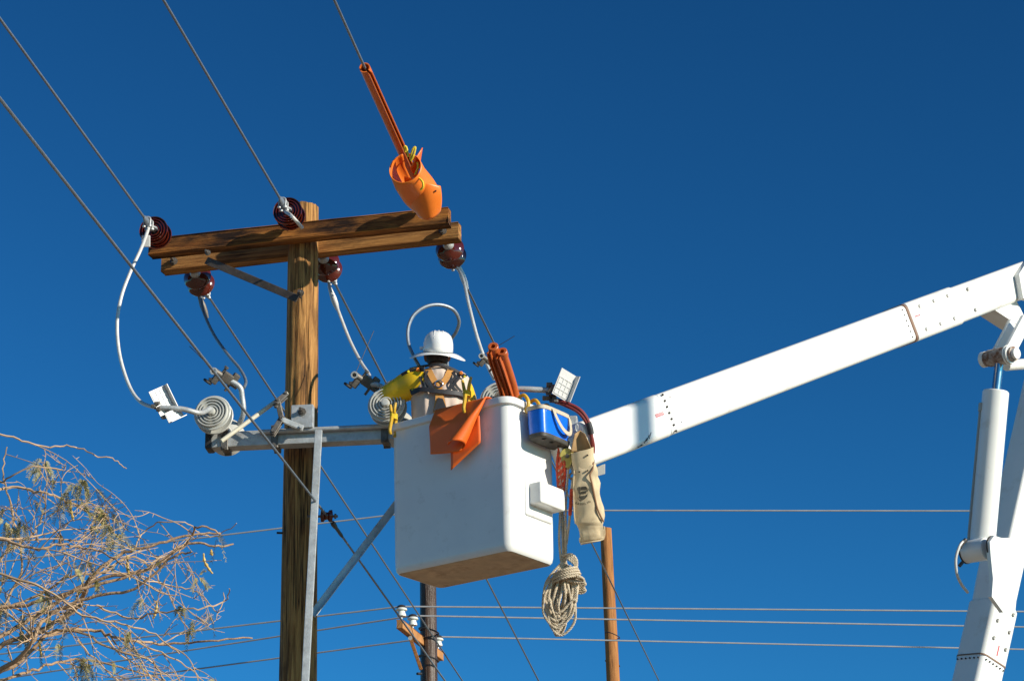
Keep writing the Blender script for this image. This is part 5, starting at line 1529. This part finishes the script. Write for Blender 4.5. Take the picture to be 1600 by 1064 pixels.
for i, c_ in enumerate((-0.028, 0.0, 0.028)):
    pts = []
    for k in range(13):
        t = -1 + 2 * k / 12
        yy = t * 0.112; zz = 0.150 * max(0, 1 - abs(yy / 0.132) ** 2.6 - abs(c_ / 0.106) ** 2.6) ** (1 / 2.6) + 0.0005
        pts.append(hp(c_, yy, zz))
    mb.tube(pts, [0.001 + 0.0035 * math.sin(k / 12 * PI) for k in range(13)], 10)
obj('ridge', mb, M['helmet'], hat)
obj('light_clip', MB().box(hp(-0.116, 0.0, 0.022), (V((1, 0, 0)), V((0, 1, 0)), Z), (0.026, 0.03, 0.02), bev=0.006), M['helmet'], hat)
obj('suspension_strap', MB().loft([ell((-0.010, 0.026, 1.452), .084, .102, 28), ell((-0.010, 0.026, 1.466), .087, .105, 28)], caps=False), M['card'], hat)

# ------------------------------------------------------------------ background poles and wires
DPT = P(668, 805, 34.5); DPB = P(671, 1064, 33.6)
dk = thing('utility_pole', V((DPB.x, DPB.y, 0)), 'glossy dark creosoted pole with short crossarm directly below the bucket', 'utility pole')
wood_pole('shaft', dk, M['dark_pole'], V((DPB.x + 0.03, DPB.y, 0)), DPT, 0.16, 0.112, nseg=28, nz=70)
az = P(661, 1000, 33.7).z
d0 = Pz(624, 974, az); d1 = Pz(689, 1026, az)
timber('crossarm', dk, mat('red_crossarm', (0.42, 0.19, 0.06), 0.7, var=0.25, scale=6), d0, d1, Z, 0.09, 0.13, n=20)
b0 = P(641, 996, 33.2); b1 = P(657, 1043, 33.5)
bx_ = (b1 - b0).normalized()
obj('brace', MB().box((b0 + b1) / 2, (bx_, V((0, 1, 0)).cross(bx_).normalized(), bx_.cross(V((0, 1, 0)).cross(bx_).normalized())), ((b1 - b0).length + .05, 0.05, 0.035), bev=0.006), M['red_pole'], dk)
obj('bolt', MB().lathe(P(641, 996, 33.15), -Fw, [(0.03, 0), (0.03, 0.03)], seg=8), M['galv'], dk)
for py in (985, 1028):
    c_ = P(670, py, 33.75)
    ring = [V((c_.x + 0.14 * math.cos(a), c_.y + 0.14 * math.sin(a) + 0.02, c_.z + 0.04 * math.cos(a) * -1)) for a in [2 * PI * j / 28 for j in range(28)]]
    obj('band', MB().tube(ring, 0.012, 6, closed=True), M['black_iron'], dk)
obj('step_bolt', MB().tube([P(658, 1052, 33.5), P(652, 1052, 33.4)], 0.02, 6), M['black_iron'], dk)
axd = (d1 - d0).normalized()
ins_pts = []
for (t, lb) in ((0.05, 'white pin insulator at the near end of the dark pole crossarm'), (0.31, 'white pin insulator just left of the dark pole'), (0.93, 'small white pin insulator peeping right of the dark pole')):
    b_ = d0.lerp(d1, t) + Z * 0.065
    t_ = thing('pin_insulator', b_, lb, 'insulator', 'white pin insulators on the dark pole')
    obj('pin', MB().tube([b_ - Z * 0.02, b_ + Z * 0.10], 0.014, 8), M['galv'], t_)
    obj('bell', MB().lathe(b_ + Z * 0.07, Z, [(0.03, 0.0), (0.062, -0.004), (0.064, 0.012), (0.05, 0.05), (0.045, 0.075), (0.075, 0.078), (0.08, 0.09), (0.072, 0.105), (0.05, 0.115)], seg=24), M['white_porcelain'], t_)
    obj('cap', MB().lathe(b_ + Z * 0.18, Z, [(0.062, 0), (0.066, 0.008), (0.05, 0.035), (0.03, 0.045)], seg=20), M['black_iron'], t_)
    ins_pts.append(b_ + Z * 0.205)
def far_wire(p, right, left, label_r, label_l):
    for e, lb, sg in ((right, label_r, 0.15), (left, label_l, 0.10)):
        q = Pz(e[0], e[1], p.z - e[2]); q = p + (q - p) * e[3]
        tag(obj('distribution_wire', MB().tube(wire_path(p, q, 24, sg * 0), 0.0115, 6), M['far_wire'], frame=Matrix.Translation(p)), lb, 'power line', 'thin wires behind the bucket')
far_wire(ins_pts[0], (1600, 955, .12, 1.6), (265, 990, .12, 2.6), 'upper of three close thin wires right of the dark pole', 'highest of three thin wires running left below the switch arm')
far_wire(ins_pts[1], (1600, 979, .12, 1.6), (395, 1000, .12, 3.0), 'middle of three close thin wires right of the dark pole', 'middle of three thin wires running left behind the main pole')
far_wire(ins_pts[2], (1600, 1014, .12, 1.6), (335, 1041, .12, 2.6), 'lowest thin wire crossing the picture right of the dark pole', 'lowest thin wire running left near the bottom edge')
tw = DPT - Z * 0.02 + V((0, -0.13, 0))
tw = P(672, 797, 34.3)
far_wire(tw, (1512, 798, .2, 1.8), (330, 838, .2, 2.6), 'single thin wire level right of the canvas bag', 'single thin wire running left behind the main pole toward the tree')

RPT = P(946.5, 826, 40.0); RPB = P(958, 1064, 39.0)
rp = thing('utility_pole', V((RPB.x, RPB.y, 0)), 'slim bare reddish brown pole behind the canvas bag', 'utility pole')
dv = (RPB - RPT).normalized()
RBASE = RPT + dv * (RPT.z / -dv.z)
rp.location = RBASE; WM[rp.name] = Matrix.Translation(RBASE)
wood_pole('shaft', rp, M['red_pole'], RBASE, RPT, 0.165, 0.095, nseg=24, nz=60)
for py in (992, 1036):
    c_ = P(957, py, 39.2)
    ring = [V((c_.x + 0.118 * math.cos(a), c_.y + 0.118 * math.sin(a), c_.z - 0.05 * math.cos(a))) for a in [2 * PI * j / 24 for j in range(24)]]
    obj('band', MB().tube(ring, 0.008, 6, closed=True), M['black_iron'], rp)

# pole standing out of frame on the sunny side; its shadow bars the boom
sp_ = BA + bd * along(986) + bn * 0.125 + SDIR * 13.0
np_ = thing('utility_pole', V((sp_.x, sp_.y, 0)), 'wooden pole beyond the right edge whose shadow crosses the boom', 'utility pole')
wood_pole('shaft', np_, M['pole'], V((sp_.x, sp_.y, 0)), V((sp_.x, sp_.y, 13.5)), 0.14, 0.085, nseg=24, nz=40)

# ------------------------------------------------------------------ mesquite tree at the lower left
TD = 11.5
tr_base = V((-4.6, 11.6, 0))
tree = thing('mesquite_tree', tr_base, 'nearly bare thorny tree with pinkish tan twigs at the lower left', 'tree')
rq = random.Random(41)
wood_mb, twig_mb, leaf_mb = MB(), MB(), MB()
pods = []
def jitter_path(pts, amp, n=5):
    sp_ = spline(pts, n)
    return [p + V((rq.gauss(0, amp), rq.gauss(0, amp), rq.gauss(0, amp))) for p in sp_]
def leaf_cluster(c, d_, n=7, L_=0.10):
    """drooping feathery pinnate leaf: rachis with narrow leaflets"""
    for _ in range(n):
        dd_ = (d_ * 0.3 + V((rq.gauss(0, .5), rq.gauss(0, .5), -0.7 + rq.gauss(0, .35)))).normalized()
        l_ = L_ * rq.uniform(.6, 1.2)
        tip_ = c + dd_ * l_
        s_ = dd_.cross(V((rq.gauss(0, 1), rq.gauss(0, 1), rq.gauss(0, 1)))).normalized()
        up_ = s_.cross(dd_)
        for k in range(14):
            q = c.lerp(tip_, 0.2 + 0.8 * k / 13) - Z * 0.02 * (k / 13) ** 2
            for sg in (-1, 1):
                e = q + s_ * (sg * 0.012) + dd_ * 0.010 + up_ * rq.gauss(0, .004)
                wv = dd_ * 0.0022
                leaf_mb.add([q - wv, e - wv * .6, e + wv * .8, q + wv], [(0, 1, 2, 3)])
def grow(path, r0, r1, level):
    n = len(path)
    rs = [r0 + (r1 - r0) * i / (n - 1) for i in range(n)]
    rs = [r * (1.35 if (i % 3 == 1 and level > 0) else 1.0) for i, r in enumerate(rs)]
    (wood_mb if r0 > 0.009 else twig_mb).tube(path, rs, 7 if r0 > 0.009 else 5)
    if level >= 3:
        return
    total = sum((path[i + 1] - path[i]).length for i in range(n - 1))
    count = int(total * (4.4, 5.8, 5.5)[level] + rq.random())
    for _ in range(count):
        i = rq.randrange(max(1, int(n * .12)), n - 1)
        p = path[i]; t = (path[i + 1] - path[i - 1]).normalized()
        rad = V((rq.gauss(0, 1), rq.gauss(0, 1) * .8, rq.gauss(0, 1) + .15)); rad = (rad - t * rad.dot(t)).normalized()
        d_ = (t * rq.uniform(.5, 1.1) + rad * rq.uniform(.5, 1.0)).normalized()
        L_ = (rq.uniform(.25, .75), rq.uniform(.12, .42), rq.uniform(.05, .18))[level]
        q = p; pts = [p]; k = rq.randint(4, 6)
        for j in range(k):
            d_ = (d_ + V((rq.gauss(0, .19), rq.gauss(0, .19), rq.gauss(0, .17) - 0.03))).normalized()
            q = q + d_ * (L_ / k); pts.append(q)
        v_ = q - CAM; qx = 800 + FOC * v_.dot(Rt) / v_.dot(Fw); qy = 532 - FOC * v_.dot(Up) / v_.dot(Fw)
        if qy < (705 if qx < 110 else 705 + (qx - 110) * 0.9 if qx < 230 else 815 + (qx - 230) * 0.1) or qx > rq.uniform(300, 400):
            continue                                   # the crown's rounded outline
        r = rs[i] * rq.uniform(.42, .62)
        grow(spline(pts, 3), max(r, .0019), max(r * .4, .0012), level + 1)
    # thorns
    if level >= 1:
        for i in range(2, n - 1, 3):
            t = (path[i + 1] - path[i - 1]).normalized()
            rad = V((rq.gauss(0, 1), rq.gauss(0, 1), rq.gauss(0, 1))); rad = (rad - t * rad.dot(t)).normalized()
            twig_mb.tube([path[i], path[i] + rad * rq.uniform(.012, .028)], [0.0022, 0.0006], 4)
            if rq.random() < (0.03 if level == 1 else 0.06):
                leaf_cluster(path[i], rad, rq.randint(1, 3), rq.uniform(.04, .09))
K = P(-120, 1085, TD)
trunk = spline([tr_base, tr_base + V((.1, -.02, .9)), tr_base + V((.35, 0, 1.9)), V((K.x, K.y, K.z)) - Z * 0.6, K], 6)
obj('trunk', MB().tube(trunk, [0.16 - 0.10 * i / (len(trunk) - 1) for i in range(len(trunk))], 12), M['bark'], tree)
mains = [
    ([(-110, 1090), (-20, 1020), (60, 985), (120, 950), (140, 905), (185, 868), (240, 852), (300, 836), (345, 832)], .034, 0.0),
    ([(-110, 1080), (-10, 1000), (60, 960), (150, 905), (230, 890), (290, 850), (335, 852), (365, 850)], .03, .35),
    ([(-110, 1085), (0, 1045), (50, 1005), (70, 965), (150, 930), (210, 920), (270, 870), (300, 862)], .03, -.3),
    ([(-90, 1090), (20, 1040), (80, 990), (150, 985), (190, 998), (260, 1005), (330, 1000), (395, 996)], .026, .1),
    ([(60, 990), (120, 985), (170, 1010), (230, 1030), (250, 1050), (270, 1085)], .018, -.2),
    ([(-120, 960), (-40, 950), (40, 945), (110, 925), (180, 905), (250, 878), (290, 850), (310, 822), (345, 833)], .026, -.1),
    ([(-120, 800), (-40, 775), (20, 762), (70, 770), (110, 785), (150, 808), (180, 835), (210, 860)], .020, .2),
    ([(-100, 690), (-30, 676), (20, 684), (65, 698), (95, 695), (125, 700), (150, 712), (180, 718), (197, 732)], .013, 0.1),
    ([(-120, 860), (-50, 830), (10, 845), (60, 858), (95, 850), (150, 860), (190, 880)], .022, -.25),
    ([(-80, 950), (-10, 880), (30, 850), (55, 830), (70, 790), (60, 760)], .018, .3),
    ([(-120, 770), (-40, 760), (10, 748), (50, 728), (100, 735)], .015, -.1),
    ([(-100, 1060), (-20, 990), (15, 930), (35, 880), (20, 800), (5, 740), (10, 700)], .02, .45),
    ([(190, 880), (225, 905), (270, 915), (310, 925), (340, 955), (350, 925)], .011, .1),
    ([(150, 945), (200, 965), (260, 955), (310, 950), (350, 940), (358, 920)], .013, -.15),
    ([(120, 1000), (165, 1045), (190, 1070)], .012, .0),
    ([(210, 858), (225, 830), (255, 815), (290, 817), (310, 830), (335, 838), (370, 818)], .009, .15),
    ([(210, 1000), (250, 1020), (290, 1040), (330, 1075)], .012, .25),
    ([(-120, 1000), (-20, 960), (60, 930), (110, 900), (160, 895), (210, 870), (250, 905), (280, 960), (300, 990)], .018, .5),
    ([(-90, 1095), (10, 1060), (70, 1040), (130, 1030), (200, 1045), (260, 1062)], .022, .55),
    ([(-110, 900), (-40, 890), (30, 905), (80, 925), (130, 960), (190, 975), (240, 990), (280, 1020)], .018, -.45),
]
for pts, r, dz in mains:
    base = [P(x, y, TD + dz * min(1, (i + 1) / 3) + rq.gauss(0, .05)) for i, (x, y) in enumerate(pts)]
    grow(jitter_path(base, 0.0035, 6), r * .42, r * .10 + .0013, 0)
for (x, y, n) in ((118, 752, 9), (130, 745, 8), (160, 790, 9), (172, 800, 8), (175, 815, 6), (148, 760, 7), (70, 715, 4), (185, 830, 5), (105, 765, 5), (135, 1030, 12), (128, 1022, 8), (340, 835, 3), (25, 820, 8), (10, 810, 9), (35, 815, 5), (100, 780, 5), (5, 935, 8), (300, 965, 5)):
    leaf_cluster(P(x, y, TD + rq.uniform(-.15, .15)), V((0, 0, -1)), n, 0.12)
br = obj('branches', wood_mb, M['bark'], tree, smooth=60)
tw_ = obj('twigs', twig_mb, M['twig'], tree, smooth=60)
lf_ = obj('leaves', leaf_mb, M['leaf'], tree, smooth=0)
for (x, y, L_, dx) in ((199, 868, 38, 2), (318, 864, 32, 8), (110, 782, 32, 3), (330, 858, 10, 1), (62, 1000, 26, 2), (245, 940, 26, -3)):
    pts = spline([P(x, y, TD), P(x + dx * .2, y + L_ * .4, TD), P(x + dx, y + L_ * .75, TD), P(x + dx * 1.8, y + L_, TD)], 6)
    obj('seed_pod', MB().tube(pts, [0.003 + 0.007 * (0.6 + 0.4 * math.sin(i * 1.6)) * math.sin(PI * (i + .5) / len(pts)) for i in range(len(pts))], 7), M['pod'], tree)
